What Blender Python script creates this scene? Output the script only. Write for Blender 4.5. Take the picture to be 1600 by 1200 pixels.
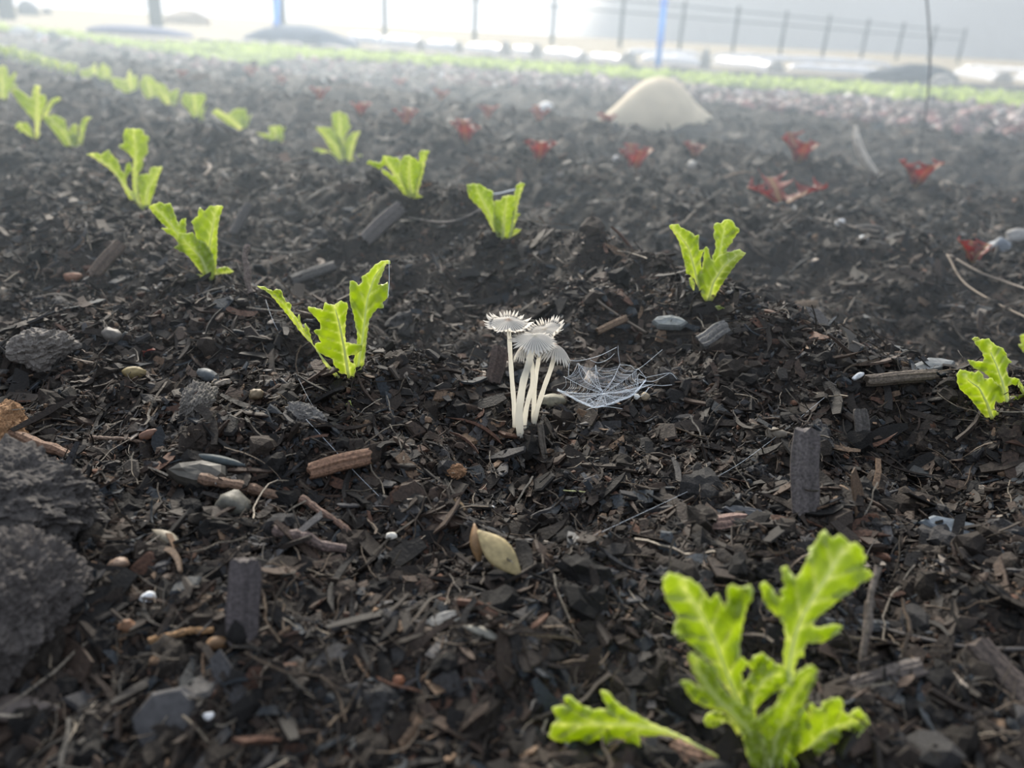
import bpy, bmesh, math, random
import numpy as np
from mathutils import Vector, Matrix
from mathutils.geometry import delaunay_2d_cdt

for o in list(bpy.data.objects): bpy.data.objects.remove(o)
S = bpy.context.scene
COL = S.collection
rng = np.random.default_rng(7)
random.seed(7)

# ------------------------------------------------------------------ camera
F = 1232.0; CAMH = .15; PITCH = math.radians(24.0); ROLL = math.radians(3.15)
cr, sr, cp, sp = math.cos(ROLL), math.sin(ROLL), math.cos(PITCH), math.sin(PITCH)
cam = bpy.data.cameras.new('camera'); camo = bpy.data.objects.new('camera', cam); COL.objects.link(camo)
cam.sensor_width = 36; cam.sensor_fit = 'HORIZONTAL'; cam.lens = 36 * F / 1600
cam.clip_start = .005; cam.clip_end = 2000
R_ = Vector((cr, sr * sp, sr * cp)); U_ = Vector((-sr, cr * sp, cr * cp)); F_ = Vector((0, cp, -sp))
M = Matrix(((R_.x, U_.x, -F_.x, 0), (R_.y, U_.y, -F_.y, 0), (R_.z, U_.z, -F_.z, CAMH), (0, 0, 0, 1)))
camo.matrix_world = M
cam.dof.use_dof = True; cam.dof.focus_distance = .325; cam.dof.aperture_fstop = 9.0
S.camera = camo
# ------------------------------------------------------------------ sky, sun, exposure
S.view_settings.view_transform = 'Standard'; S.view_settings.look = 'None'
S.view_settings.gamma = 1; S.view_settings.exposure = 0.15; S.view_settings.use_curve_mapping = False
SUN_AZ = math.radians(-16); SUN_EL = math.radians(31)
SUN = Vector((math.sin(SUN_AZ) * math.cos(SUN_EL), math.cos(SUN_AZ) * math.cos(SUN_EL), math.sin(SUN_EL)))
W = bpy.data.worlds.new('sky'); S.world = W; W.use_nodes = True
nt = W.node_tree; nt.nodes.clear()
out = nt.nodes.new('ShaderNodeOutputWorld'); bg = nt.nodes.new('ShaderNodeBackground')
geo = nt.nodes.new('ShaderNodeTexCoord')
dot = nt.nodes.new('ShaderNodeVectorMath'); dot.operation = 'DOT_PRODUCT'
nrm = nt.nodes.new('ShaderNodeVectorMath'); nrm.operation = 'NORMALIZE'
nt.links.new(geo.outputs['Generated'], nrm.inputs[0]); nt.links.new(nrm.outputs[0], dot.inputs[0])
dot.inputs[1].default_value = SUN
rmp = nt.nodes.new('ShaderNodeValToRGB')
rmp.color_ramp.elements[0].position = .30; rmp.color_ramp.elements[0].color = (.29, .32, .37, 1)
rmp.color_ramp.elements[1].position = 1.0; rmp.color_ramp.elements[1].color = (1.5, 1.38, 1.15, 1)
e = rmp.color_ramp.elements.new(.62); e.color = (.40, .45, .53, 1)
e = rmp.color_ramp.elements.new(.9); e.color = (.52, .54, .57, 1)
nt.links.new(dot.outputs['Value'], rmp.inputs[0]); nt.links.new(rmp.outputs[0], bg.inputs[0])
bg.inputs[1].default_value = 2.1
nt.links.new(bg.outputs[0], out.inputs[0])
sun = bpy.data.lights.new('sun', 'SUN'); suno = bpy.data.objects.new('sun', sun); COL.objects.link(suno)
sun.energy = 5.6; sun.angle = math.radians(18); sun.color = (1, .95, .86)
suno.rotation_euler = SUN.to_track_quat('Z', 'Y').to_euler()


# ------------------------------------------------------------------ maths helpers
def ray(u, v):
    x = (u - 800) / F; y = (600 - v) / F
    return np.array([cr * x - sr * y, cp + (sr * x + cr * y) * sp, (sr * x + cr * y) * cp - sp])


def hash2(ix, iy, s):
    n = (ix.astype(np.int64) * 374761393 + iy.astype(np.int64) * 668265263 + s * 1442695041) & 0xffffffff
    n = ((n ^ (n >> 13)) * 1274126177) & 0xffffffff
    return ((n ^ (n >> 16)) & 0xffff) / 65535.0


def vnoise(x, y, s=0):
    x = np.asarray(x, float); y = np.asarray(y, float)
    ix = np.floor(x); iy = np.floor(y); fx = x - ix; fy = y - iy
    fx = fx * fx * (3 - 2 * fx); fy = fy * fy * (3 - 2 * fy)
    a = hash2(ix, iy, s); b = hash2(ix + 1, iy, s); c = hash2(ix, iy + 1, s); d = hash2(ix + 1, iy + 1, s)
    return (a * (1 - fx) + b * fx) * (1 - fy) + (c * (1 - fx) + d * fx) * fy - .5


def sstep(a, b, x):
    t = np.clip((x - a) / (b - a), 0, 1); return t * t * (3 - 2 * t)


def G(x, y, cx, cy, r, amp): return amp * np.exp(-((x - cx) ** 2 + (y - cy) ** 2) / r ** 2)


def hgt(x, y, micro=False):
    x = np.asarray(x, float); y = np.asarray(y, float)
    wob = .03 * vnoise(x * 5, y * 5, 3) * np.minimum(1, y + .3)
    n = .76 * x + .65 * y + wob; s = -.65 * x + .76 * y
    h = -.004 + 0 * x
    h = h + .034 * np.exp(-((n - .345) / .045) ** 2) * (.75 + .9 * vnoise(s * 7, n * 3, 5))
    h = h + .012 * np.exp(-((n - .14) / .05) ** 2) * sstep(.16, .30, s)
    h = h + .012 * np.exp(-((n - .20) / .05) ** 2) * sstep(.10, -.02, s)
    h = h + .022 * np.exp(-((n - .66) / .06) ** 2) * (.8 + .7 * vnoise(s * 6, n * 3, 6))
    h = h - .016 * np.exp(-((n - .50) / .05) ** 2)
    h = h + .012 * np.exp(-((n - .98) / .07) ** 2)
    h = h - .05 * np.exp(-((n - 1.33) / .12) ** 2)
    h = h + G(x, y, .01, .245, .045, -.011)
    h = h + G(x, y, .035, .42, .04, .012)
    h = h + G(x, y, -.135, .20, .05, .008)
    h = h + G(x, y, .13, .245, .04, .004)
    h = h - .22 * np.clip(.19 - y, 0, .12)
    lf = np.clip(y / .5, .8, 3)
    h = h + .017 * vnoise(x * 18, y * 18, 11) + .013 * vnoise(x * 42, y * 42, 12)
    h = h + .0065 * vnoise(x * 110, y * 110, 13)
    if micro: h = h + .0016 * vnoise(x * 330, y * 330, 14) + .0007 * vnoise(x * 800, y * 800, 15)
    far = sstep(5.0, 9.0, y)
    return h * (1 - far) - .1 * far


def hit(u, v, dz=0.):
    d = ray(u, v); o = np.array([0, 0, CAMH])
    t = np.linspace(.05, 12, 1) if d[2] >= 0 else None
    ts = .08 * 1.006 ** np.arange(0, 900)
    P = o + ts[:, None] * d
    under = P[:, 2] < hgt(P[:, 0], P[:, 1]) + dz
    i = int(np.argmax(under)) if under.any() else len(ts) - 1
    a, b = ts[max(i - 1, 0)], ts[i]
    for _ in range(18):
        m = (a + b) / 2; p = o + m * d
        if p[2] < float(hgt(p[0], p[1])) + dz: b = m
        else: a = m
    return Vector(o + b * d)


def flat(u, v, z=0.):
    d = ray(u, v); t = (CAMH - z) / -d[2]; return Vector((d[0] * t, d[1] * t, z))


def at_depth(u, v, Y):
    d = ray(u, v); t = Y / d[1]; return Vector((d[0] * t, Y, CAMH + d[2] * t))


# ------------------------------------------------------------------ object helpers
def tag(o, label=None, cat=None, group=None, kind=None):
    if label: o['label'] = label
    if cat: o['category'] = cat
    if group: o['group'] = group
    if kind: o['kind'] = kind
    return o


def empty(name, loc, label=None, cat=None, group=None):
    o = bpy.data.objects.new(name, None); COL.objects.link(o); o.location = loc; o.empty_display_size = .01
    return tag(o, label, cat, group)


def mesh_obj(name, V, Fc, mat, parent=None, smooth=True, col=None, attrs=None, thick=0, origin=None, subdiv=0):
    V = np.asarray(V, float)
    if origin is None and parent is None: origin = V.mean(0) * np.array([1, 1, 0]) + np.array([0, 0, V[:, 2].min()])
    off = np.array(parent.location if parent is not None else origin, float)
    if parent is not None and parent.parent is not None: off = off + np.array(parent.parent.location)
    me = bpy.data.meshes.new(name)
    me.from_pydata((V - off).tolist(), [], [list(map(int, f)) for f in Fc])
    if smooth: me.shade_smooth()
    else: me.shade_flat()
    if col is not None:
        a = me.color_attributes.new('tint', 'FLOAT_COLOR', 'POINT')
        c = np.ones((len(V), 4)); c[:, :3] = col; a.data.foreach_set('color', c.ravel())
    for k, val in (attrs or {}).items():
        a = me.attributes.new(k, 'FLOAT', 'POINT'); a.data.foreach_set('value', np.asarray(val, float))
    me.materials.append(mat)
    o = bpy.data.objects.new(name, me); COL.objects.link(o)
    if parent is not None: o.parent = parent
    else: o.location = off
    if subdiv:
        m = o.modifiers.new('smooth', 'SUBSURF'); m.levels = subdiv; m.render_levels = subdiv
    if thick:
        m = o.modifiers.new('thickness', 'SOLIDIFY'); m.thickness = thick; m.offset = 0
    return o


def tube_data(pts, rad, sides=6):
    pts = [Vector(p) for p in pts]; n = len(pts)
    if not hasattr(rad, '__len__'): rad = [rad] * n
    V = []; Fc = []
    up = Vector((.13, .21, .97))
    for i, p in enumerate(pts):
        t = (pts[min(i + 1, n - 1)] - pts[max(i - 1, 0)]).normalized()
        a = t.cross(up)
        if a.length < 1e-4: a = t.cross(Vector((1, 0, 0)))
        a.normalize(); b = t.cross(a)
        for k in range(sides):
            an = 2 * math.pi * k / sides
            V.append(p + (a * math.cos(an) + b * math.sin(an)) * rad[i])
    for i in range(n - 1):
        for k in range(sides):
            Fc.append((i * sides + k, i * sides + (k + 1) % sides, (i + 1) * sides + (k + 1) % sides, (i + 1) * sides + k))
    Fc.append(tuple(range(sides))[::-1]); Fc.append(tuple((n - 1) * sides + k for k in range(sides)))
    return V, Fc


class MB:
    def __init__(s): s.V = []; s.F = []
    def add(s, V, Fc):
        b = len(s.V); s.V += [tuple(v) for v in V]; s.F += [tuple(i + b for i in f) for f in Fc]
    def tube(s, pts, rad, sides=6): s.add(*tube_data(pts, rad, sides))
    def obj(s, name, mat, parent=None, **k): return mesh_obj(name, s.V, s.F, mat, parent, **k)


def spline(P, n=24):
    P = [Vector(p) for p in P]
    if len(P) == 2: return [P[0].lerp(P[1], i / (n - 1)) for i in range(n)]
    Q = [P[0] * 2 - P[1]] + P + [P[-1] * 2 - P[-2]]
    out = []
    m = len(P) - 1
    for i in range(n):
        t = i / (n - 1) * m; k = min(int(t), m - 1); f = t - k
        a, b, c, d = Q[k:k + 4]
        out.append(.5 * ((2 * b) + (c - a) * f + (2 * a - 5 * b + 4 * c - d) * f * f + (3 * b - a - 3 * c + d) * f ** 3))
    return out


# ------------------------------------------------------------------ materials
def new_mat(name):
    m = bpy.data.materials.new(name); m.use_nodes = True; t = m.node_tree
    return m, t, t.nodes['Principled BSDF'], t.nodes['Material Output']


def node(t, kind, **k):
    n = t.nodes.new(kind)
    for a, b in k.items():
        if a.startswith('i_'): n.inputs[a[2:].replace('_', ' ')].default_value = b
        else: setattr(n, a, b)
    return n


def tint_mat(name, rough=.75, spec=.4, bump=.3, scale=900, var=.5, stretch=None):
    m, t, b, o = new_mat(name)
    at = node(t, 'ShaderNodeAttribute', attribute_name='tint')
    tc = node(t, 'ShaderNodeTexCoord')
    nz = node(t, 'ShaderNodeTexNoise', i_Scale=scale, i_Detail=4.)
    t.links.new(tc.outputs['Object'], nz.inputs['Vector'])
    mp = node(t, 'ShaderNodeMapRange'); mp.inputs['To Min'].default_value = 1 - var; mp.inputs['To Max'].default_value = 1 + var
    mp.inputs['From Min'].default_value = .3; mp.inputs['From Max'].default_value = .7
    t.links.new(nz.outputs['Fac'], mp.inputs['Value'])
    mx = node(t, 'ShaderNodeVectorMath', operation='SCALE')
    t.links.new(at.outputs['Color'], mx.inputs[0]); t.links.new(mp.outputs[0], mx.inputs['Scale'])
    t.links.new(mx.outputs[0], b.inputs['Base Color'])
    bm = node(t, 'ShaderNodeBump'); bm.inputs['Strength'].default_value = bump; bm.inputs['Distance'].default_value = .0006
    t.links.new(nz.outputs['Fac'], bm.inputs['Height']); t.links.new(bm.outputs[0], b.inputs['Normal'])
    b.inputs['Roughness'].default_value = rough; b.inputs['Specular IOR Level'].default_value = spec
    return m


def plain(name, c, rough=.7, spec=.4, scale=0, var=.3, bump=.3, bd=.001):
    m, t, b, o = new_mat(name)
    b.inputs['Base Color'].default_value = (*c, 1); b.inputs['Roughness'].default_value = rough
    b.inputs['Specular IOR Level'].default_value = spec
    if scale:
        tc = node(t, 'ShaderNodeTexCoord'); nz = node(t, 'ShaderNodeTexNoise', i_Scale=scale, i_Detail=6.)
        t.links.new(tc.outputs['Object'], nz.inputs['Vector'])
        r = node(t, 'ShaderNodeValToRGB'); r.color_ramp.elements[0].position = .3; r.color_ramp.elements[1].position = .7
        r.color_ramp.elements[0].color = (*[x * (1 - var) for x in c], 1); r.color_ramp.elements[1].color = (*[min(1, x * (1 + var)) for x in c], 1)
        t.links.new(nz.outputs['Fac'], r.inputs[0]); t.links.new(r.outputs[0], b.inputs['Base Color'])
        bm = node(t, 'ShaderNodeBump'); bm.inputs['Strength'].default_value = bump; bm.inputs['Distance'].default_value = bd
        t.links.new(nz.outputs['Fac'], bm.inputs['Height']); t.links.new(bm.outputs[0], b.inputs['Normal'])
    return m


def leaf_mat(name, c_dark, c_light, c_vein, trans, rough=.42, tw=.62):
    m, t, b, o = new_mat(name)
    av = node(t, 'ShaderNodeAttribute', attribute_name='vein')
    tc = node(t, 'ShaderNodeTexCoord'); nz = node(t, 'ShaderNodeTexNoise', i_Scale=90., i_Detail=3.)
    t.links.new(tc.outputs['Object'], nz.inputs['Vector'])
    r = node(t, 'ShaderNodeValToRGB'); r.color_ramp.elements[0].position = .35; r.color_ramp.elements[1].position = .65
    r.color_ramp.elements[0].color = (*c_dark, 1); r.color_ramp.elements[1].color = (*c_light, 1)
    t.links.new(nz.outputs['Fac'], r.inputs[0])
    mx = node(t, 'ShaderNodeMix', data_type='RGBA'); mx.inputs[7].default_value = (*c_vein, 1)
    t.links.new(av.outputs['Fac'], mx.inputs[0]); t.links.new(r.outputs[0], mx.inputs[6])
    t.links.new(mx.outputs[2], b.inputs['Base Color'])
    b.inputs['Roughness'].default_value = rough; b.inputs['Specular IOR Level'].default_value = .5
    bm = node(t, 'ShaderNodeBump'); bm.inputs['Strength'].default_value = .25; bm.inputs['Distance'].default_value = .0006
    nz2 = node(t, 'ShaderNodeTexNoise', i_Scale=420., i_Detail=3.)
    t.links.new(tc.outputs['Object'], nz2.inputs['Vector'])
    t.links.new(nz2.outputs['Fac'], bm.inputs['Height']); t.links.new(bm.outputs[0], b.inputs['Normal'])
    tr = node(t, 'ShaderNodeBsdfTranslucent')
    m2 = node(t, 'ShaderNodeMix', data_type='RGBA', blend_type='MULTIPLY'); m2.inputs[0].default_value = 1
    m2.inputs[7].default_value = (*trans, 1)
    t.links.new(mx.outputs[2], m2.inputs[6]); t.links.new(m2.outputs[2], tr.inputs['Color'])
    ms = node(t, 'ShaderNodeMixShader'); ms.inputs[0].default_value = tw
    t.links.new(b.outputs[0], ms.inputs[1]); t.links.new(tr.outputs[0], ms.inputs[2]); t.links.new(ms.outputs[0], o.inputs[0])
    return m


MAT_CHIP = tint_mat('mulch', .72, .35, .5, 1100, .45)
MAT_CRUMB = tint_mat('crumbs', .85, .3, .6, 1500, .4)
MAT_STONE = tint_mat('stone', .6, .45, .35, 500, .25)
MAT_LEAF = leaf_mat('lettuce_leaf', (.40, .53, .035), (.54, .67, .08), (.90, .95, .60), (1.08, 1.02, .8))
MAT_RED = leaf_mat('red_leaf', (.24, .05, .045), (.40, .11, .09), (.46, .36, .15), (1.3, .9, .8))
MAT_GREENS = leaf_mat('baby_greens', (.30, .40, .11), (.40, .50, .17), (.38, .46, .26), (1, 1, .85))


def ground_material():
    m, t, b, o = new_mat('soil')
    tc = node(t, 'ShaderNodeTexCoord')
    n1 = node(t, 'ShaderNodeTexNoise', i_Scale=60., i_Detail=8.); n2 = node(t, 'ShaderNodeTexNoise', i_Scale=900., i_Detail=5.)
    for n in (n1, n2): t.links.new(tc.outputs['Object'], n.inputs['Vector'])
    r = node(t, 'ShaderNodeValToRGB'); r.color_ramp.elements[0].position = .3; r.color_ramp.elements[1].position = .75
    r.color_ramp.elements[0].color = (.010, .009, .0085, 1); r.color_ramp.elements[1].color = (.038, .029, .023, 1)
    t.links.new(n2.outputs['Fac'], r.inputs[0]); t.links.new(r.outputs[0], b.inputs['Base Color'])
    bm = node(t, 'ShaderNodeBump'); bm.inputs['Strength'].default_value = .8; bm.inputs['Distance'].default_value = .0015
    t.links.new(n2.outputs['Fac'], bm.inputs['Height']); t.links.new(bm.outputs[0], b.inputs['Normal'])
    b.inputs['Roughness'].default_value = .85; b.inputs['Specular IOR Level'].default_value = .3
    return m


# ------------------------------------------------------------------ the ground
def build_ground():
    ys = [-.35, -.2, -.1, 0., .03]
    y = .05
    while y < 9.5: ys.append(y); y *= 1.0062
    ys = np.array(ys); nx = 860
    tx = np.linspace(-1, 1, nx); tx = tx * (.55 + .45 * tx ** 2)
    hw = .22 + 1.35 * np.maximum(ys, 0)
    X = hw[:, None] * tx[None, :]; Y = np.repeat(ys[:, None], nx, 1)
    Z = hgt(X, Y, True)
    V = np.stack([X, Y, Z], -1).reshape(-1, 3)
    ny = len(ys); i = np.arange(ny - 1)[:, None] * nx + np.arange(nx - 1)[None, :]
    Fq = np.stack([i, i + 1, i + nx + 1, i + nx], -1).reshape(-1, 4)
    me = bpy.data.meshes.new('garden_soil')
    me.vertices.add(len(V)); me.vertices.foreach_set('co', V.ravel())
    me.loops.add(Fq.size); me.loops.foreach_set('vertex_index', Fq.ravel().astype(np.int32))
    me.polygons.add(len(Fq)); me.polygons.foreach_set('loop_start', (np.arange(len(Fq)) * 4).astype(np.int32))
    me.update(); me.shade_smooth(); me.materials.append(ground_material())
    o = bpy.data.objects.new('ground', me); COL.objects.link(o); tag(o, kind='structure')
    # the field beyond, out to the hill
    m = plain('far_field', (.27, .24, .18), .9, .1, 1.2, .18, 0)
    ys = np.array([8.0, 9, 11, 14, 18, 25, 40, 70, 120, 250, 420]); xs = np.linspace(-1, 1, 31)
    V = [(x * (14 + 1.6 * y), y, -.103 if y < 12 else -.103) for y in ys for x in xs]
    Fc = [(a * 31 + b, a * 31 + b + 1, (a + 1) * 31 + b + 1, (a + 1) * 31 + b) for a in range(len(ys) - 1) for b in range(30)]
    tag(mesh_obj('field_ground', V, Fc, m, origin=(0, 0, 0)), kind='structure')
    # distant hill, its fog painted into the pale grey colour
    m = plain('fog_tinted_hill', (.62, .62, .61), 1, 0, .02, .06, 0)
    V = []; n = 60
    for k in range(8):
        for j in range(n):
            x = 15 + 330 * j / (n - 1); rise = 60 * sstep(8, 60, x - 0) + 6 * math.sin(j * .5)
            if k == 7: rise *= 1.0
            f = k / 7
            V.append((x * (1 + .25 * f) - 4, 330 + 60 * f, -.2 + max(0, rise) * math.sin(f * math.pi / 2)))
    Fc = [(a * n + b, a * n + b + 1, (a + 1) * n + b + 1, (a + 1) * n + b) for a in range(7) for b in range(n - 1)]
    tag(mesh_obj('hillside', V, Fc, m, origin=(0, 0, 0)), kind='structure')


build_ground()


# ------------------------------------------------------------------ mulch: bits nobody could count
def t_chip(seg=4, wr=.24, tr=.055, bend=.12):
    w0 = wr * random.uniform(.5, 1.5); th = tr * random.uniform(.4, 1.4); V = []
    c = random.uniform(-bend, bend); c2 = random.uniform(-bend, bend) * .6
    a, b = random.uniform(.25, 1), random.uniform(.25, 1)
    for i in range(seg + 1):
        x = i / seg - .5; f = 1 - (1 - (a if x < 0 else b)) * (abs(x) * 2) ** 2
        w = w0 * f * random.uniform(.85, 1.15); t = th * random.uniform(.8, 1.2) * (.4 + .6 * f)
        yy = c * (4 * x * x); zz = c2 * (4 * x * x)
        sx = random.uniform(-.06, .06) if i in (0, seg) else 0
        for (p, q) in ((-1, -1), (1, -1), (1, 1), (-1, 1)):
            V.append((x + sx * p, yy + p * w / 2, zz + q * t / 2 + random.uniform(-.1, .1) * t))
    Fc = []
    for i in range(seg):
        for k in range(4): Fc.append((i * 4 + k, (i + 1) * 4 + k, (i + 1) * 4 + (k + 1) % 4, i * 4 + (k + 1) % 4))
    Fc += [(0, 1, 2, 3), (seg * 4 + 3, seg * 4 + 2, seg * 4 + 1, seg * 4)]
    return np.array(V), Fc


def t_shard():
    n = random.choice((5, 6, 7)); V = []; th = random.uniform(.04, .12)
    an = sorted(random.uniform(0, 2 * math.pi) for _ in range(n)) if random.random() < .3 else [2 * math.pi * (k + random.uniform(-.3, .3)) / n for k in range(n)]
    sx, sy = .5, random.uniform(.2, .45)
    rr = [random.uniform(.65, 1) for _ in an]
    for z, f in ((-th, .9), (th * .3, 1), (th, .82)):
        for a, r in zip(an, rr): V.append((math.cos(a) * r * sx * f, math.sin(a) * r * sy * f, z + random.uniform(-.15, .15) * th))
    Fc = []
    for l in range(2):
        for k in range(n): Fc.append((l * n + k, l * n + (k + 1) % n, (l + 1) * n + (k + 1) % n, (l + 1) * n + k))
    Fc += [tuple(range(n))[::-1], tuple(2 * n + k for k in range(n))]
    return np.array(V), Fc


def ico(sub):
    bm = bmesh.new(); bmesh.ops.create_icosphere(bm, subdivisions=sub, radius=1)
    V = np.array([v.co[:] for v in bm.verts]); Fc = [tuple(v.index for v in f.verts) for f in bm.faces]; bm.free()
    return V, Fc


ICO1 = ico(1); ICO2 = ico(2); ICO3 = ico(3); ICO4 = ico(4)


def lump(V, amp, fr, seed):
    r = np.random.default_rng(seed); out = V.copy(); d = np.ones(len(V))
    for o in range(3):
        K = r.normal(size=(5, 3)) * fr * (1.9 ** o); ph = r.uniform(0, 6.28, 5)
        d += amp * (.55 ** o) * np.sin(V @ K.T + ph).sum(1) / 2.4
    return out * d[:, None]


def t_crumb(big):
    V, Fc = (ICO2 if big else ICO1)
    V = lump(lump(V, .26, 2.2, random.randrange(1 << 30)), .10, 6.5, 5) * np.array([.5, .5 * random.uniform(.5, 1), .5 * random.uniform(.4, .9)])
    return V, Fc


def t_fibre():
    seg = 7; V = []; Fc = []; p = np.zeros(3); d = np.array([1., 0, 0]); P = []
    for i in range(seg + 1): P.append(p.copy()); d += np.array([0, random.uniform(-.5, .5), random.uniform(-.25, .3)]); d /= np.linalg.norm(d); p = p + d / seg
    c = (P[0] + P[-1]) / 2
    r = random.uniform(.008, .02)
    for i, q in enumerate(P):
        for k in range(3):
            a = 2.094 * k; V.append(q - c + np.array([0, math.cos(a) * r, math.sin(a) * r]))
    for i in range(seg):
        for k in range(3): Fc.append((i * 3 + k, i * 3 + (k + 1) % 3, (i + 1) * 3 + (k + 1) % 3, (i + 1) * 3 + k))
    return np.array(V), Fc


PAL = np.array([(.014, .012, .011), (.029, .021, .016), (.056, .037, .027), (.062, .060, .062), (.10, .050, .032), (.17, .11, .07), (.36, .31, .26), (.035, .042, .05)])
PW = np.array([.30, .30, .18, .08, .035, .028, .006, .07]); PW = PW / PW.sum()


def scatter(name, templates, n, ymin, ymax, smin, smed, smax, mat, label, cat, tilt=.5, lift=(0, .0015), pal=None, pw=None, grow=.75, dist=1.4, region=None, smooth=False, sig=.6):
    u = rng.uniform(0, 1, n)
    # more of them close by, where they can be told apart
    k = 1 - dist
    Y = (ymin ** k + u * (ymax ** k - ymin ** k)) ** (1 / k) if abs(k) > 1e-6 else ymin * (ymax / ymin) ** u
    X = rng.uniform(-1, 1, n) * (.11 + .85 * Y)
    if region is not None:
        keep = region(X, Y); X = X[keep]; Y = Y[keep]; n = len(X)
    s = np.clip(smed * np.exp(rng.normal(0, sig, n)), smin, smax) * np.maximum(1, Y / .45) ** grow
    Z = hgt(X, Y) + rng.uniform(lift[0], lift[1], n) + s * .04
    e = .004
    gx = (hgt(X + e, Y) - hgt(X - e, Y)) / (2 * e); gy = (hgt(X, Y + e) - hgt(X, Y - e)) / (2 * e)
    N = np.stack([-gx, -gy, np.ones(n)], -1) + rng.normal(0, tilt, (n, 3)) * np.array([1, 1, .1])
    N[:, 2] = np.abs(N[:, 2]); N /= np.linalg.norm(N, axis=1)[:, None]
    a = rng.uniform(0, 2 * math.pi, n); T = np.stack([np.cos(a), np.sin(a), 0 * a], -1)
    T -= (T * N).sum(1)[:, None] * N; T /= np.linalg.norm(T, axis=1)[:, None]
    B = np.cross(N, T)
    cols = (PAL if pal is None else np.array(pal))[rng.choice(len(PAL if pal is None else pal), n, p=PW if pw is None else np.array(pw) / sum(pw))]
    cols = cols * rng.uniform(.6, 1.4, n)[:, None] * .74
    ti = rng.integers(0, len(templates), n)
    VV = []; CC = []; LV = []; LS = []; base = 0
    for k, (tv, tf) in enumerate(templates):
        idx = np.where(ti == k)[0]
        if not len(idx): continue
        m = len(tv)
        P = (T[idx][:, None] * tv[None, :, :1] + B[idx][:, None] * tv[None, :, 1:2] + N[idx][:, None] * tv[None, :, 2:3]) * s[idx][:, None, None]
        P += np.stack([X[idx], Y[idx], Z[idx]], -1)[:, None]
        VV.append(P.reshape(-1, 3)); CC.append(np.repeat(cols[idx], m, 0))
        fl = np.concatenate([np.array(f) for f in tf]); fs = np.array([len(f) for f in tf])
        off = base + np.arange(len(idx)) * m
        LV.append((fl[None] + off[:, None]).ravel()); LS.append(np.tile(fs, len(idx)))
        base += m * len(idx)
    V = np.concatenate(VV); C = np.concatenate(CC); L = np.concatenate(LV); Sz = np.concatenate(LS)
    me = bpy.data.meshes.new(name)
    me.vertices.add(len(V)); me.vertices.foreach_set('co', V.ravel())
    me.loops.add(len(L)); me.loops.foreach_set('vertex_index', L.astype(np.int32))
    st = np.concatenate([[0], np.cumsum(Sz)[:-1]])
    me.polygons.add(len(Sz)); me.polygons.foreach_set('loop_start', st.astype(np.int32))
    me.update()
    if smooth: me.shade_smooth()
    else: me.shade_flat()
    a = me.color_attributes.new('tint', 'FLOAT_COLOR', 'POINT')
    c4 = np.ones((len(V), 4)); c4[:, :3] = C; a.data.foreach_set('color', c4.ravel())
    me.materials.append(mat)
    o = bpy.data.objects.new(name, me); COL.objects.link(o)
    return tag(o, label, cat, kind='stuff')


CH = [t_chip(random.choice((3, 4, 5))) for _ in range(16)]
SL = [t_chip(5, .09, .05, .16) for _ in range(10)]
SH = [t_shard() for _ in range(14)]
CB = [t_crumb(False) for _ in range(14)]; CBB = [t_crumb(True) for _ in range(14)]
FB = [t_fibre() for _ in range(10)]
DARKP = [(.013, .012, .0115), (.026, .021, .017), (.04, .031, .025), (.05, .048, .048)]
scatter('wood_mulch', CH, 98000, .1, 3.2, .0013, .0030, .022, MAT_CHIP, 'dark chopped wood mulch strewn thickly over the soil', 'mulch', .5, (0, .0022), sig=.75)
scatter('splinters', SL, 13000, .1, 2.5, .003, .0068, .026, MAT_CHIP, 'thin dark wood splinters lying over the soil', 'mulch', .4, (0, .003), sig=.65)
scatter('bark_flakes', SH, 58000, .1, 3.2, .0013, .0029, .015, MAT_CHIP, 'small dark bark and slate flakes mixed through the soil', 'mulch', .45, (0, .002), sig=.7)
scatter('soil_crumbs', CB, 120000, .1, 1.4, .0006, .0014, .005, MAT_CRUMB, 'fine dark crumbs of composted soil', 'soil', .6, (-.0003, .0022))
scatter('soil_lumps', CBB, 9000, .1, 3.2, .0022, .0042, .012, MAT_CRUMB, 'rough dark lumps of composted soil', 'soil', .6, (-.001, .001), pal=DARKP, pw=[3, 3, 2, 1])
CLP = []
for _ in range(10):
    v_, f_ = ICO3; v_ = lump(lump(lump(v_, .24, 1.9, random.randrange(1 << 30)), .10, 6., 3), .06, 14., 4)
    CLP.append((v_ * np.array([.5, .42, .36]), f_))
scatter('soil_clumps', CLP, 1800, .1, 1.6, .005, .0075, .016, MAT_CRUMB, 'crumbly dark clumps of soil among the mulch', 'soil', .6, (-.003, .0005), pal=DARKP, pw=[2, 3, 3, 1.5], sig=.4)
scatter('root_fibres', FB, 11000, .1, 1.6, .004, .010, .03, MAT_CHIP, 'hair thin dry root fibres tangled over the soil', 'fibres', .35, (.0005, .004),
        pal=[(.05, .04, .03), (.12, .09, .065), (.28, .24, .19)], pw=[5, 4, 1.5])


# ------------------------------------------------------------------ leaves
def densify(poly, step):
    out = []
    n = len(poly)
    for i in range(n):
        a = poly[i]; b = poly[(i + 1) % n]; L = math.dist(a, b); k = max(1, int(L / step))
        for j in range(k): out.append((a[0] + (b[0] - a[0]) * j / k, a[1] + (b[1] - a[1]) * j / k))
    return out


def roundish(poly, k=.22):
    """soften corners a little, keeping the outline"""
    out = []
    n = len(poly)
    for i in range(n):
        a, b, c = poly[i - 1], poly[i], poly[(i + 1) % n]
        out.append((b[0] + (a[0] - b[0]) * k, b[1] + (a[1] - b[1]) * k))
        out.append((b[0] + (c[0] - b[0]) * k, b[1] + (c[1] - b[1]) * k))
    return out


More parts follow.
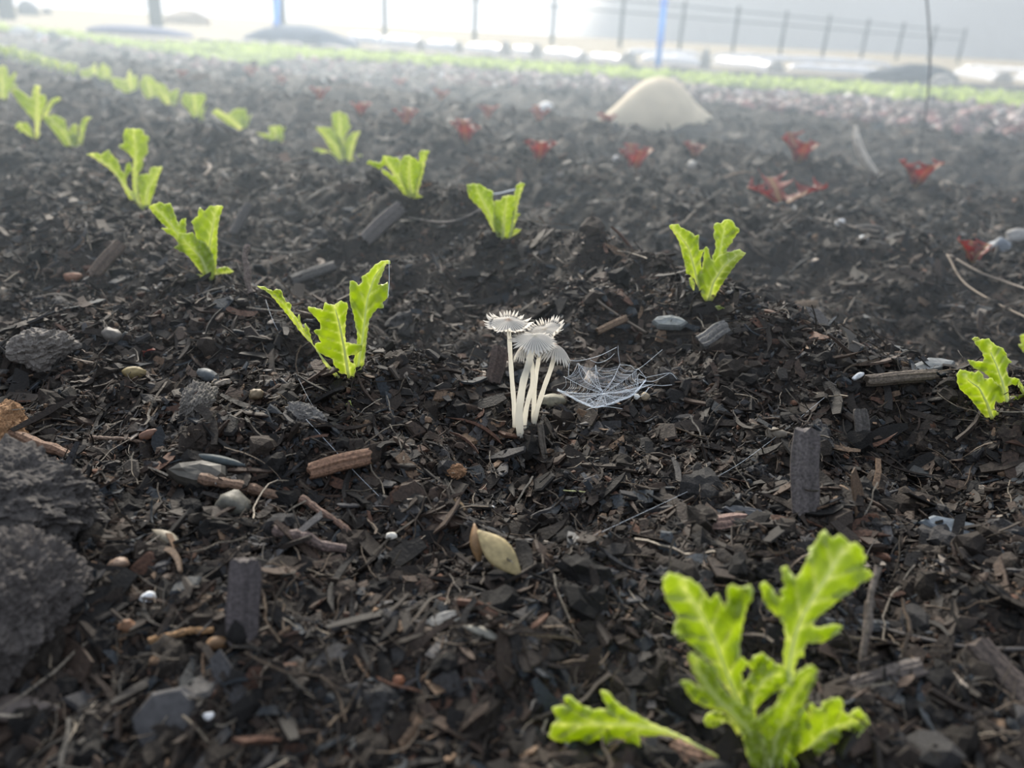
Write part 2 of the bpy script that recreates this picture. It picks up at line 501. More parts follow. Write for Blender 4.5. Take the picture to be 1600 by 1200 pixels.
def pl_dist(P, line):
    P = np.asarray(P, float); best = np.full(len(P), 1e9); sa = np.zeros(len(P)); side = np.zeros(len(P)); acc = 0
    L = [np.array(q, float) for q in line]; tot = sum(np.linalg.norm(b - a) for a, b in zip(L, L[1:]))
    for a, b in zip(L, L[1:]):
        d = b - a; l = np.linalg.norm(d); t = np.clip(((P - a) @ d) / l ** 2, 0, 1)
        q = a + t[:, None] * d; w = np.linalg.norm(P - q, axis=1); m = w < best
        best[m] = w[m]; sa[m] = (acc + t[m] * l) / tot
        side[m] = np.sign(d[0] * (P[m, 1] - a[1]) - d[1] * (P[m, 0] - a[0])); acc += l
    return best, sa, side, tot


def leaf_mesh2d(poly, step, teeth=0):
    poly = densify(roundish(poly, .12), step)
    if teeth:
        A = np.array(poly); T = np.roll(A, -1, 0) - np.roll(A, 1, 0); T /= np.maximum(np.linalg.norm(T, axis=1), 1e-9)[:, None]
        sg = 1 if np.sum(A[:, 0] * np.roll(A[:, 1], -1) - A[:, 1] * np.roll(A[:, 0], -1)) > 0 else -1
        Nn = np.stack([T[:, 1], -T[:, 0]], -1) * sg
        poly = [tuple(q) for q in (A + Nn * (np.arange(len(A)) % 3 == 0)[:, None] * teeth)]
    xs = [p[0] for p in poly]; ys = [p[1] for p in poly]
    pts = [Vector(p) for p in poly]; n = len(pts)
    A = np.array(poly)
    gx, gy = np.meshgrid(np.arange(min(xs), max(xs), step), np.arange(min(ys), max(ys), step * .87))
    gx = gx + (np.arange(gx.shape[0])[:, None] % 2) * step * .5
    Q = np.stack([gx.ravel(), gy.ravel()], -1)
    ins = np.zeros(len(Q), bool)
    x1, y1 = A[:, 0], A[:, 1]; x2, y2 = np.roll(x1, -1), np.roll(y1, -1)
    for a, b, c, d in zip(x1, y1, x2, y2):
        if b == d: continue
        cond = ((b > Q[:, 1]) != (d > Q[:, 1])) & (Q[:, 0] < (c - a) * (Q[:, 1] - b) / (d - b) + a); ins ^= cond
    Q = Q[ins]
    if len(Q):
        dm = np.min(np.linalg.norm(Q[:, None] - A[None], axis=2), axis=1); Q = Q[dm > step * .55]
    pts += [Vector(q) for q in Q]
    v, e_, f, *_ = delaunay_2d_cdt(pts, [], [list(range(n))], 1, 1e-7)
    V = np.array([p[:] for p in v]); return V, [tuple(q) for q in f if len(q) >= 3], A


def side_veins(w, sa, side, halfw, nv):
    ph = sa * nv - w / max(halfw, 1e-6) * 1.1 + side * .23
    tri = np.abs(ph - np.round(ph)) * 2
    return np.exp(-(tri / .16) ** 2)


def traced_leaf(plant, Z, poly, mid, Y0, lean=0., cup=0., push=0., name='leaf', mat=None, step=5., ruf=.0012, rib=True, nv=7, label=None, tip=None, seed=0):
    """a leaf of its own distance, curvature and thickness whose outline follows the one seen"""
    ox, oy, sc = Z
    conv = lambda q: (ox + q[0] / sc, oy + q[1] / sc)
    P = [conv(q) for q in poly]; Mi = [conv(q) for q in mid]
    V2, Fc, A = leaf_mesh2d(P, step, step * .3 if name == 'leaf' else 0)
    w, sa, side, tot = pl_dist(V2, Mi)
    ed = np.min(np.linalg.norm(V2[:, None] - A[None], axis=2), axis=1)
    scl = Y0 * 1.1 / F            # metres per pixel here
    halfw = max(np.percentile(w, 90), 3)
    sv = side_veins(w, sa, side, halfw, nv)
    dY = push + lean * sa * tot * scl + cup * (w * scl) - ruf * sv * np.minimum(1, w / halfw * 2)
    dY = dY + ruf * 1.4 * np.sin(V2[:, 0] * 6.28 / (halfw * 1.1) + seed) * np.cos(V2[:, 1] * 6.28 / (halfw * 1.3) + seed * 2) * np.clip(w / halfw, 0, 1)
    if tip: dY = dY + tip * scl * tot * np.clip((sa - .6) / .4, 0, 1) ** 2
    V = np.array([at_depth(a, b, Y0 + d)[:] for (a, b), d in zip(V2, dY)])
    vein = np.clip(np.exp(-(w / (halfw * .09 + .6)) ** 2) * (1 - .5 * sa) + .75 * sv * np.clip(1 - w / halfw, .15, 1) + .5 * np.exp(-(ed / 1.2) ** 2) + .6 * np.clip(.25 - sa, 0, 1), 0, 1)
    th = min(.0006, max(.00035, scl * 1.5))
    lf = mesh_obj(name, V, Fc, mat or MAT_LEAF, plant, attrs={'vein': vein}, thick=th)
    if label: lf['label'] = label
    if rib:
        pts = []
        for t in np.linspace(0, .93, 12):
            k = np.interp(t, np.linspace(0, 1, len(Mi)), np.arange(len(Mi))); i = min(int(k), len(Mi) - 2); f = k - i
            q = (Mi[i][0] + (Mi[i + 1][0] - Mi[i][0]) * f, Mi[i][1] + (Mi[i + 1][1] - Mi[i][1]) * f)
            j = int(np.argmin(np.linalg.norm(V2 - np.array(q), axis=1)))
            pts.append(at_depth(q[0], q[1], Y0 + dY[j] - .0002))
        r = np.linspace(.0007, .00015, 12) * min(1., max(.4, halfw * scl / .006))
        Vt, Ft = tube_data(spline(pts, 12), list(r), 6)
        mesh_obj('midrib', Vt, Ft, MAT_RIB, lf, attrs={'vein': np.ones(len(Vt))})
    return lf


MAT_RIB = leaf_mat('leaf_rib', (.74, .84, .36), (.82, .90, .46), (.85, .92, .5), (1.05, 1.02, .85), .45, .5)


def lobed_outline(L, Wd, lobes, r, tooth=.25, stem=.2):
    """right then left edge of a lobed leaf, base at the origin, growing along +y"""
    def edge(sg):
        pts = []
        for i in range(lobes + 1):
            f = stem + (1 - stem) * (i / (lobes + .6))
            env = (math.sin(math.pi * min(1, .12 + f * .80)) ** .8) * (.45 + .75 * f)
            pts.append((sg * Wd * env * r.uniform(.25, .55), L * (f - .02)))
            pts.append((sg * Wd * env * r.uniform(.8, 1.15), L * (f + .05 + r.uniform(-.01, .02))))
            if r.random() < .6: pts.append((sg * Wd * env * r.uniform(.6, .9), L * (f + .08)))
        return pts
    ps = [(L * .022, 0), (L * .028, L * stem * .7)] + edge(1) + [(Wd * .25, L * .98), (0, L), (-Wd * .22, L * .97)] + edge(-1)[::-1] + [(-L * .028, L * stem * .7), (-L * .022, 0)]
    out = [ps[0]]
    for p in ps[1:]:
        if math.dist(p, out[-1]) > L * .01: out.append(p)
    return out


def grown_leaf(plant, base, az, L, Wd, seed, mat, el0=75, el1=30, lobes=3, cup=.5, rib=True, step=None, name='leaf'):
    r = random.Random(seed)
    V2, Fc, A = leaf_mesh2d(lobed_outline(L, Wd, lobes, r), step or L / 12)
    V2 = V2.astype(float)
    s = np.clip(V2[:, 1] / L, 0, 1); el = np.radians(el0 + (el1 - el0) * s)
    # walk along the bent midrib
    K = 40; ks = np.linspace(0, 1, K + 1); e2 = np.radians(el0 + (el1 - el0) * (ks[:-1] + .5 / K))
    hx = np.concatenate([[0], np.cumsum(np.cos(e2) * L / K)]); hz = np.concatenate([[0], np.cumsum(np.sin(e2) * L / K)])
    rad = np.interp(s, ks, hx); z = np.interp(s, ks, hz)
    w = V2[:, 0]; aw = np.abs(w) / Wd
    nx = -np.sin(el); nz = np.cos(el)
    lift = cup * aw * np.abs(w) + .06 * Wd * np.sin(V2[:, 1] / L * 17 + seed) * aw
    lat = w * (1 - .25 * cup * aw)
    rr = rad + nx * lift; zz = z + nz * lift
    ca, sa_ = math.cos(az), math.sin(az)
    V = np.stack([base[0] + rr * ca - lat * sa_, base[1] + rr * sa_ + lat * ca, base[2] + zz], -1)
    vein = np.clip(np.exp(-(np.abs(w) / (Wd * .1)) ** 2) * .8 + .5 * np.clip(.3 - s, 0, 1), 0, 1)
    lf = mesh_obj(name, V, Fc, mat, plant, attrs={'vein': vein}, thick=max(.0003, L * .008))
    if rib:
        pts = [Vector((base[0] + a * ca, base[1] + a * sa_, base[2] + b)) for a, b in zip(hx[::5], hz[::5])]
        Vt, Ft = tube_data(pts, list(np.linspace(L * .022, L * .006, len(pts))), 5)
        mesh_obj('midrib', Vt, Ft, MAT_RIB if mat is MAT_LEAF else mat, lf, attrs={'vein': np.ones(len(Vt))})
    return lf


def plant_root(px, py, name, label, cat, group, sink=.002):
    B = hit(px, py); B.z -= sink
    return empty(name, B, label, cat, group), B


GRN = 'green frilled lettuce seedlings set out in diagonal rows'
# ---- the big one in the right foreground
Z1 = (1020, 820, 4.4444); Z2 = (1020, 980, 4.4444); Z7 = (840, 800, 2.857)
YF = hit(1198, 1195).y
FG = empty('lettuce_seedling', at_depth(1198, 1235, YF), 'large blurred frilly green lettuce seedling nearest the camera, lower right', 'lettuce seedling', GRN)
traced_leaf(FG, Z1, [(890, 1480), (890, 1330), (905, 1150), (915, 1000), (905, 900), (925, 800), (915, 700), (880, 640), (810, 580), (775, 530), (745, 420), (770, 395), (810, 420), (850, 480), (890, 520), (905, 490), (880, 455), (925, 440), (905, 370), (895, 300), (920, 285), (950, 320), (975, 365), (1005, 370), (1040, 310), (1070, 240), (1095, 200), (1085, 160), (1125, 140), (1165, 60), (1190, 40), (1215, 60), (1245, 100), (1290, 70), (1330, 85), (1360, 125), (1420, 130), (1450, 160), (1460, 200), (1485, 225), (1470, 260), (1465, 310), (1500, 315), (1525, 340), (1500, 380), (1440, 400), (1390, 450), (1330, 490), (1270, 535), (1210, 590), (1150, 630), (1115, 670), (1120, 715), (1180, 715), (1240, 695), (1290, 690), (1315, 715), (1295, 745), (1240, 780), (1180, 815), (1120, 820), (1070, 815), (1050, 860), (1050, 910), (1010, 920), (990, 960), (975, 1060), (970, 1150), (965, 1330), (960, 1480)],
            [(925, 1480), (925, 1330), (940, 1100), (955, 900), (1000, 720), (1060, 590), (1150, 450), (1250, 300), (1320, 160)], YF, lean=.12, cup=.25, push=.002, tip=.1, seed=1)
traced_leaf(FG, Z1, [(640, 1480), (560, 1200), (480, 1090), (420, 970), (340, 900), (240, 810), (180, 790), (140, 740), (150, 700), (180, 640), (140, 590), (100, 530), (70, 430), (75, 370), (110, 335), (170, 345), (220, 365), (270, 385), (330, 430), (370, 490), (405, 530), (430, 480), (455, 490), (480, 540), (500, 580), (520, 540), (520, 430), (560, 420), (610, 440), (640, 430), (680, 420), (695, 450), (690, 510), (650, 570), (630, 640), (615, 740), (600, 830), (600, 910), (650, 942), (670, 955), (640, 985), (612, 1030), (625, 1090), (650, 1130), (700, 1330), (730, 1480)],
            [(690, 1480), (600, 1230), (520, 1050), (450, 850), (380, 700), (300, 560), (200, 420)], YF, lean=.1, cup=-.3, push=.002, ruf=.0016, seed=2)
traced_leaf(FG, Z1, [(640, 1480), (630, 1200), (640, 1090), (675, 1060), (688, 1010), (660, 960), (700, 920), (760, 890), (800, 920), (850, 965), (910, 985), (960, 1020), (960, 1070), (920, 1120), (850, 1160), (780, 1210), (720, 1260), (710, 1330), (720, 1480)],
            [(680, 1480), (670, 1280), (730, 1130), (800, 1050), (880, 1030)], YF, lean=.1, cup=.6, push=.001, seed=3)
traced_leaf(FG, Z2, [(700, 1080), (620, 740), (560, 640), (480, 580), (400, 560), (320, 530), (260, 480), (225, 420), (200, 370), (240, 370), (290, 400), (340, 430), (300, 340), (265, 260), (250, 190), (280, 180), (330, 210), (370, 250), (430, 270), (450, 350), (490, 430), (550, 490), (610, 540), (670, 600), (700, 650), (760, 700), (860, 800), (880, 1080)],
            [(780, 1080), (680, 720), (560, 600), (430, 480), (330, 330), (290, 220)], YF, lean=-.35, cup=.5, push=-.002, seed=4)
traced_leaf(FG, Z2, [(690, 655), (740, 630), (790, 580), (860, 540), (880, 480), (910, 420), (960, 380), (1000, 320), (1060, 280), (1110, 265), (1140, 300), (1120, 380), (1080, 450), (1060, 510), (1030, 600), (990, 700), (950, 760), (900, 900), (880, 1080), (760, 1080), (780, 900), (760, 740), (720, 700)],
            [(820, 1080), (850, 780), (920, 620), (990, 480), (1080, 320)], YF, lean=-.45, cup=-.5, push=-.003, seed=5)
traced_leaf(FG, Z2, [(880, 1080), (900, 850), (930, 760), (960, 720), (960, 600), (1000, 560), (1060, 560), (1085, 620), (1100, 590), (1075, 540), (1110, 530), (1140, 570), (1175, 560), (1185, 520), (1230, 500), (1290, 490), (1320, 510), (1315, 570), (1340, 610), (1380, 600), (1400, 570), (1440, 570), (1470, 610), (1500, 640), (1500, 680), (1460, 720), (1420, 770), (1370, 785), (1310, 790), (1240, 810), (1200, 850), (1150, 890), (1090, 910), (1050, 978), (1040, 1080)],
            [(960, 1080), (1000, 960), (1080, 840), (1180, 740), (1280, 690), (1440, 640)], YF, lean=.1, cup=-.6, push=0, ruf=.0015, seed=6)
traced_leaf(FG, Z2, [(620, 760), (660, 860), (690, 1080), (1060, 1080), (1000, 930), (900, 830), (860, 760), (850, 850), (825, 820), (830, 700), (740, 690), (660, 700)],
            [(860, 1080), (800, 900), (740, 740)], YF, cup=.5, push=-.006, name='stem', seed=7, nv=2)
traced_leaf(FG, Z2, [(560, 700), (520, 660), (480, 670), (430, 695), (370, 690), (350, 650), (380, 600), (440, 580), (500, 600), (550, 640), (640, 760), (680, 900), (650, 900)],
            [(665, 900), (590, 720), (500, 640), (370, 650)], YF, push=.004, name='cotyledon', rib=False, seed=8)
traced_leaf(FG, Z7, [(1020, 1220), (920, 1160), (830, 1110), (740, 1060), (640, 1010), (560, 990), (500, 1000), (450, 990), (460, 1050), (430, 1075), (400, 1050), (390, 1010), (340, 1010), (290, 1050), (250, 1065), (220, 1030), (160, 1025), (100, 1030), (50, 1005), (60, 960), (90, 920), (65, 880), (90, 865), (140, 870), (115, 825), (150, 825), (190, 860), (250, 885), (320, 880), (290, 830), (280, 800), (310, 800), (350, 850), (400, 885), (450, 910), (520, 950), (600, 980), (680, 1020), (760, 1075), (840, 1115), (930, 1170), (1030, 1190)],
            [(1030, 1205), (920, 1160), (760, 1067), (600, 985), (450, 950), (300, 945), (90, 950)], YF, lean=.02, cup=.25, push=-.002, seed=9, label='pale long-stalked leaf reaching out low to the left')


def lettuce(px, py, label, leaves, Y=None, group=GRN, grow=0, step=5.):
    root, B = plant_root(px, py, 'lettuce_seedling', label, 'lettuce seedling', group)
    Y0 = B.y + .001
    for i, (Z, poly, mid, kw) in enumerate(leaves):
        kw = dict(kw); sc = kw.pop('step', step)
        traced_leaf(root, Z, poly, mid, Y0, step=sc, seed=px * .1 + i, **kw)
    for k in range(grow):
        sz = .03
        grown_leaf(root, (B.x + random.uniform(-.002, .002), B.y + .006, B.z), random.uniform(.6, 2.4), sz * random.uniform(.8, 1.1), .007, px + k, MAT_LEAF, 80, 55, 3, rib=False)
    return root


Z3 = (380, 380, 4.)
lettuce(545, 592, 'green lettuce seedling with three frilly leaves, left of the mushrooms', [
    (Z3, [(600, 850), (560, 820), (500, 740), (440, 640), (390, 590), (340, 530), (290, 460), (240, 400), (200, 350), (150, 300), (85, 270), (130, 272), (180, 300), (205, 290), (235, 292), (245, 330), (270, 370), (300, 380), (295, 420), (320, 450), (342, 480), (350, 440), (358, 500), (375, 530), (393, 550), (382, 500), (410, 530), (420, 580), (430, 620), (470, 680), (520, 750), (570, 800), (605, 835)],
     [(600, 845), (500, 720), (400, 590), (250, 370), (100, 275)], dict(lean=-.15, cup=.5, push=-.002, step=3.)),
    (Z3, [(690, 845), (640, 815), (600, 810), (570, 760), (560, 720), (510, 700), (470, 680), (445, 630), (490, 620), (470, 580), (440, 545), (490, 535), (480, 490), (440, 450), (405, 410), (410, 397), (450, 405), (500, 420), (510, 370), (540, 385), (575, 385), (605, 360), (650, 375), (655, 400), (645, 430), (640, 480), (635, 560), (640, 620), (690, 630), (745, 635), (740, 665), (700, 695), (655, 700), (665, 740), (700, 760), (700, 800)],
     [(660, 840), (630, 650), (600, 500), (570, 390)], dict(lean=-.25, cup=.6, push=-.003, step=3., ruf=.001)),
    (Z3, [(700, 845), (690, 740), (710, 640), (715, 560), (700, 500), (690, 440), (670, 380), (665, 300), (668, 240), (690, 232), (720, 265), (745, 250), (742, 205), (780, 190), (820, 140), (870, 110), (918, 108), (915, 130), (890, 130), (880, 160), (860, 210), (840, 260), (870, 262), (905, 245), (908, 335), (870, 370), (878, 405), (840, 405), (810, 440), (785, 480), (775, 560), (765, 650), (755, 750), (730, 800), (715, 845)],
     [(708, 840), (745, 600), (775, 350), (820, 210), (890, 120)], dict(lean=.3, cup=-.4, push=.002, step=3., ruf=.001))])
Z4 = (1470, 510, 7.5)
lettuce(1556, 652, 'bright backlit green lettuce seedling at the right edge of the view', [
    (Z4, [(820, 1070), (740, 870), (705, 740), (680, 690), (620, 660), (570, 590), (500, 530), (430, 505), (370, 470), (330, 420), (318, 390), (370, 400), (430, 415), (500, 415), (510, 370), (490, 310), (440, 240), (390, 180), (450, 160), (555, 142), (600, 190), (660, 235), (720, 250), (760, 310), (780, 380), (830, 415), (790, 440), (765, 480), (775, 560), (800, 600), (860, 605), (915, 615), (930, 660), (880, 690), (820, 675), (780, 700), (790, 800), (800, 860), (820, 820), (880, 815), (940, 800), (1000, 790), (1010, 860), (960, 920), (920, 960), (880, 1010), (860, 1070)],
     [(830, 1065), (770, 850), (720, 650), (650, 450), (560, 250)], dict(lean=.2, cup=.4, step=3., ruf=.0008)),
    (Z4, [(565, 1100), (500, 1030), (440, 960), (380, 880), (330, 820), (270, 770), (230, 740), (195, 660), (190, 560), (220, 510), (280, 515), (350, 535), (400, 545), (450, 520), (485, 560), (500, 610), (540, 620), (590, 600), (640, 660), (700, 700), (730, 780), (740, 860), (700, 900), (640, 870), (620, 920), (640, 1000), (760, 1020), (820, 1060), (700, 1070), (620, 1080)],
     [(600, 1080), (540, 900), (450, 720), (280, 600)], dict(lean=-.3, cup=.6, push=-.002, step=3., ruf=.001)),
    (Z4, [(365, 150), (400, 125), (440, 130), (460, 155), (400, 175)], [(460, 160), (380, 150)], dict(push=.006, rib=False, name='leaf_tip', step=2., mat=None)),
    (Z4, [(925, 640), (975, 720), (1010, 830), (960, 790), (905, 690)], [(1000, 810), (925, 670)], dict(push=0, rib=False, step=2.))])
lettuce(1640, 585, 'sunlit sliver of a lettuce leaf cut off by the right edge', [
    ((1470, 510, 7.5), [(930, 100), (1030, 85), (1150, 200), (1260, 560), (1200, 560), (1060, 330), (1005, 345), (960, 280), (905, 210), (950, 218)], [(1230, 550), (1100, 300), (960, 150)], dict(step=3.))])
Z5 = (1030, 330, 7.06)
P4 = lettuce(1107, 467, 'lettuce seedling behind and right of the mushrooms, three upright leaves', [
    (Z5, [(400, 760), (350, 700), (305, 690), (280, 560), (240, 400), (210, 310), (160, 230), (105, 155), (205, 140), (250, 190), (300, 210), (350, 235), (390, 275), (440, 265), (430, 340), (435, 430), (490, 430), (460, 500), (455, 580), (470, 680), (470, 800), (440, 860)],
     [(440, 840), (380, 600), (320, 400), (150, 170)], dict(cup=.4, push=.0, lean=-.1, step=3.)),
    (Z5, [(500, 985), (450, 880), (430, 760), (405, 690), (470, 680), (490, 560), (495, 430), (520, 385), (545, 430), (555, 500), (600, 560), (660, 490), (740, 460), (820, 440), (880, 420), (955, 465), (900, 520), (860, 560), (800, 640), (730, 740), (670, 830), (620, 920), (590, 985)],
     [(545, 980), (600, 780), (720, 600), (900, 460)], dict(cup=.6, push=-.003, lean=-.2, step=3.)),
    (Z5, [(600, 700), (590, 500), (625, 420), (625, 330), (600, 270), (612, 240), (605, 135), (700, 130), (720, 95), (800, 98), (840, 170), (890, 205), (850, 250), (810, 310), (800, 350), (750, 400), (740, 470), (700, 560), (650, 700)],
     [(620, 700), (670, 450), (730, 130)], dict(cup=-.3, push=.003, lean=.2, step=3.)),
    (Z5, [(330, 740), (360, 720), (390, 800), (385, 885), (340, 810)], [(385, 880), (350, 740)], dict(rib=False, step=2., name='cotyledon'))])
fl = empty('fallen_leaf', hit(1126, 484), 'tiny pale green leaf scrap on soil in front of a lettuce seedling', 'leaf scrap')
traced_leaf(fl, Z5, [(610, 1050), (660, 1040), (720, 1070), (735, 1120), (700, 1140), (660, 1100)], [(620, 1050), (720, 1120)], fl.location.y, name='blade', rib=False, step=2.)
fl = empty('fallen_leaf', hit(545, 634), 'tiny torn green leaf scrap on soil below the left lettuce', 'leaf scrap')
traced_leaf(fl, (380, 380, 4.), [(635, 1030), (630, 1012), (655, 1000), (660, 985), (672, 985), (675, 1010), (688, 1025), (660, 1028), (640, 1042)], [(640, 1035), (670, 995)], fl.location.y - .001, name='blade', rib=False, step=1.5)
Z6 = (720, 270, 10.)
lettuce(786, 373, 'lettuce seedling with a V of leaves, directly above the mushrooms', [
    (Z6, [(590, 1050), (540, 1000), (480, 850), (400, 680), (320, 560), (230, 480), (130, 370), (90, 190), (180, 170), (310, 180), (400, 250), (430, 265), (500, 290), (500, 440), (530, 520), (560, 560), (640, 700), (640, 1050)],
     [(590, 1040), (450, 650), (250, 250)], dict(cup=.5, push=.002, step=3.)),
    (Z6, [(580, 1050), (520, 850), (510, 600), (540, 430), (620, 440), (660, 370), (780, 350), (850, 370), (840, 600), (800, 850), (760, 1030), (660, 1055)],
     [(660, 1040), (680, 700), (720, 380)], dict(cup=.4, push=-.002, lean=-.2, step=3.)),
    (Z6, [(740, 1040), (780, 850), (820, 600), (830, 400), (870, 190), (950, 155), (1000, 170), (940, 330), (890, 500), (870, 630), (930, 650), (880, 700), (840, 800), (800, 980)],
     [(770, 1020), (850, 600), (950, 180)], dict(cup=.4, push=-.004, step=3.)),
    (Z6, [(740, 1020), (820, 900), (880, 865), (950, 885), (900, 940), (780, 1010)], [(760, 1000), (940, 885)], dict(rib=False, name='cotyledon', push=-.003, step=2.))])
Z8 = (470, 160, 7.27)
lettuce(541, 255, 'lettuce seedling with one tall centre leaf, above the left frilly lettuce', [
    (Z8, [(520, 705), (450, 690), (380, 600), (320, 500), (260, 390), (200, 330), (170, 280), (360, 290), (400, 370), (460, 420), (540, 680)], [(500, 700), (380, 480), (220, 300)], dict(cup=.4, step=3.)),
    (Z8, [(480, 700), (440, 500), (400, 350), (360, 250), (350, 130), (430, 105), (530, 140), (545, 240), (570, 280), (530, 330), (490, 400), (520, 700)], [(500, 690), (450, 350), (440, 120)], dict(cup=-.3, push=.004, lean=.2, step=3.)),
    (Z8, [(530, 710), (470, 600), (500, 450), (520, 390), (600, 340), (680, 330), (640, 400), (610, 500), (580, 620), (560, 710)], [(540, 700), (580, 480), (650, 340)], dict(cup=.4, push=-.003, step=3.)),
    (Z8, [(440, 680), (380, 610), (300, 560), (240, 590), (160, 600), (150, 520), (250, 530), (330, 560), (400, 600), (500, 700)], [(480, 690), (320, 560), (160, 560)], dict(rib=False, push=-.004, name='cotyledon', step=2.5)),
    (Z8, [(550, 700), (600, 620), (680, 590), (715, 625), (680, 670), (600, 690)], [(560, 690), (700, 620)], dict(rib=False, push=-.004, name='cotyledon', step=2.5))])
lettuce(645, 308, 'lettuce seedling with a folded centre leaf, third back from the mushrooms', [
    (Z8, [(1290, 1090), (1180, 1050), (1100, 950), (1000, 850), (920, 790), (930, 760), (1000, 800), (1060, 850), (1040, 790), (960, 700), (900, 760), (830, 730), (750, 690), (770, 660), (860, 680), (910, 690), (940, 600), (1020, 620), (1120, 640), (1140, 800), (1290, 1000)], [(1270, 1080), (1100, 850), (960, 640)], dict(cup=.4, step=3.)),
    (Z8, [(1220, 1070), (1130, 850), (1120, 700), (1170, 610), (1230, 600), (1310, 650), (1390, 710), (1330, 900), (1300, 1080)], [(1260, 1070), (1230, 850), (1240, 640)], dict(cup=.6, push=-.005, lean=-.3, step=3.)),
    (Z8, [(1270, 1090), (1300, 900), (1350, 700), (1350, 550), (1460, 545), (1420, 650), (1390, 800), (1350, 950), (1325, 1030), (1390, 1080), (1310, 1092)], [(1290, 1080), (1360, 800), (1410, 570)], dict(cup=.3, push=-.003, step=3.))])
Z9 = (130, 190, 4.615)
lettuce(222, 326, 'lettuce seedling with a tall lobed centre leaf, upper left', [
    (Z9, [(400, 610), (330, 550), (290, 470), (240, 390), (180, 330), (120, 290), (60, 250), (20, 235), (90, 225), (130, 240), (180, 200), (215, 250), (250, 280), (270, 350), (300, 380), (310, 310), (340, 290), (355, 350), (310, 400), (310, 450), (330, 490), (380, 520), (420, 610)], [(410, 600), (300, 470), (200, 330), (60, 240)], dict(cup=.4, push=-.002, step=3.)),
    (Z9, [(380, 600), (360, 510), (355, 380), (365, 270), (320, 220), (250, 180), (300, 150), (285, 120), (300, 50), (430, 55), (440, 95), (480, 110), (460, 160), (470, 220), (430, 270), (430, 330), (400, 370), (385, 420), (390, 510), (410, 600)], [(395, 600), (375, 400), (380, 200), (365, 60)], dict(cup=-.3, push=.004, lean=.2, step=3.)),
    (Z9, [(430, 620), (400, 500), (390, 400), (420, 380), (480, 380), (485, 330), (575, 325), (540, 400), (520, 480), (490, 560), (480, 620)], [(450, 610), (470, 480), (550, 340)], dict(cup=.4, push=-.002, step=3.)),
    (Z9, [(420, 640), (310, 615), (230, 605), (140, 635), (140, 610), (190, 590), (270, 590), (380, 610), (480, 600), (500, 640), (450, 660)], [(460, 635), (320, 602), (150, 620)], dict(rib=False, push=-.004, name='cotyledon', step=2.5))])
lettuce(322, 437, 'lettuce seedling with a pale folded leaf, left of centre', [
    (Z9, [(860, 1100), (660, 830), (600, 800), (565, 765), (620, 775), (540, 700), (470, 610), (560, 580), (590, 600), (625, 585), (650, 640), (665, 690), (690, 750), (712, 700), (740, 700), (738, 800), (800, 950), (900, 1100)], [(880, 1100), (700, 830), (600, 700), (500, 600)], dict(cup=.5, push=.003, step=3.)),
    (Z9, [(890, 1140), (850, 1070), (790, 1000), (740, 950), (690, 930), (655, 905), (690, 890), (680, 840), (690, 800), (740, 810), (790, 800), (820, 850), (880, 870), (930, 950), (950, 1050), (940, 1140)], [(915, 1135), (850, 980), (720, 850)], dict(cup=.6, push=-.003, lean=-.2, step=3.)),
    (Z9, [(890, 1120), (830, 880), (800, 760), (780, 720), (830, 680), (835, 620), (880, 650), (910, 610), (1010, 605), (980, 700), (965, 800), (965, 950), (955, 1080), (930, 1140)], [(920, 1130), (910, 900), (960, 620)], dict(cup=.3, push=.0, step=3.)),
    (Z9, [(945, 1110), (970, 1060), (1030, 1045), (1090, 1080), (1060, 1095), (1000, 1098)], [(950, 1100), (1080, 1075)], dict(rib=False, push=-.003, name='cotyledon', step=2.)),
    (Z9, [(900, 1135), (820, 1120), (760, 1115), (770, 1100), (830, 1102), (900, 1115)], [(900, 1125), (770, 1108)], dict(rib=False, push=-.003, name='cotyledon', step=2.))])
ZA = (0, 70, 6.32)
lettuce(112, 237, 'lettuce seedling with a broad folded left leaf, beside the taller far-left one', [
    (ZA, [(700, 1060), (640, 1000), (580, 920), (520, 840), (430, 740), (420, 710), (540, 690), (640, 740), (660, 830), (700, 880), (780, 890), (790, 1060)], [(740, 1050), (620, 850), (470, 710)], dict(cup=.4, step=3.)),
    (ZA, [(710, 1040), (690, 820), (720, 790), (760, 780), (780, 1040)], [(740, 1030), (740, 790)], dict(push=.004, step=3.)),
    (ZA, [(750, 1060), (790, 900), (790, 790), (830, 720), (910, 710), (860, 760), (830, 870), (800, 1060)], [(775, 1050), (810, 820), (880, 715)], dict(push=-.003, step=3.))])
lettuce(58, 223, 'tall lettuce seedling on a thin stalk, far left', [
    (ZA, [(370, 960), (350, 900), (350, 760), (280, 680), (200, 590), (110, 450), (170, 430), (250, 490), (310, 540), (340, 400), (400, 405), (385, 490), (450, 500), (460, 560), (420, 660), (400, 750), (385, 830), (400, 960)], [(385, 955), (370, 750), (370, 550), (370, 410)], dict(cup=.3, step=3.)),
    (ZA, [(420, 720), (450, 620), (520, 530), (590, 515), (600, 540), (520, 590), (460, 720)], [(440, 720), (500, 570), (590, 525)], dict(push=.004, rib=False, step=2.5)),
    (ZA, [(330, 975), (260, 920), (180, 850), (150, 800), (180, 765), (270, 770), (310, 830), (345, 970)], [(335, 965), (200, 790)], dict(push=-.003, step=3.)),
    (ZA, [(240, 970), (110, 915), (0, 905), (-60, 880), (0, 860), (90, 880), (250, 958)], [(240, 962), (90, 895), (-40, 880)], dict(push=-.004, rib=False, step=3.))])
lettuce(5, 157, 'lettuce seedling cut off by the left edge of the view', [
    (ZA, [(40, 560), (0, 565), (-60, 540), (-90, 300), (0, 210), (60, 210), (90, 330), (160, 260), (150, 330), (130, 390), (180, 400), (90, 460), (60, 560)], [(20, 550), (20, 230)], dict(cup=.3, step=3.))])
ZB = (0, 60, 4.)
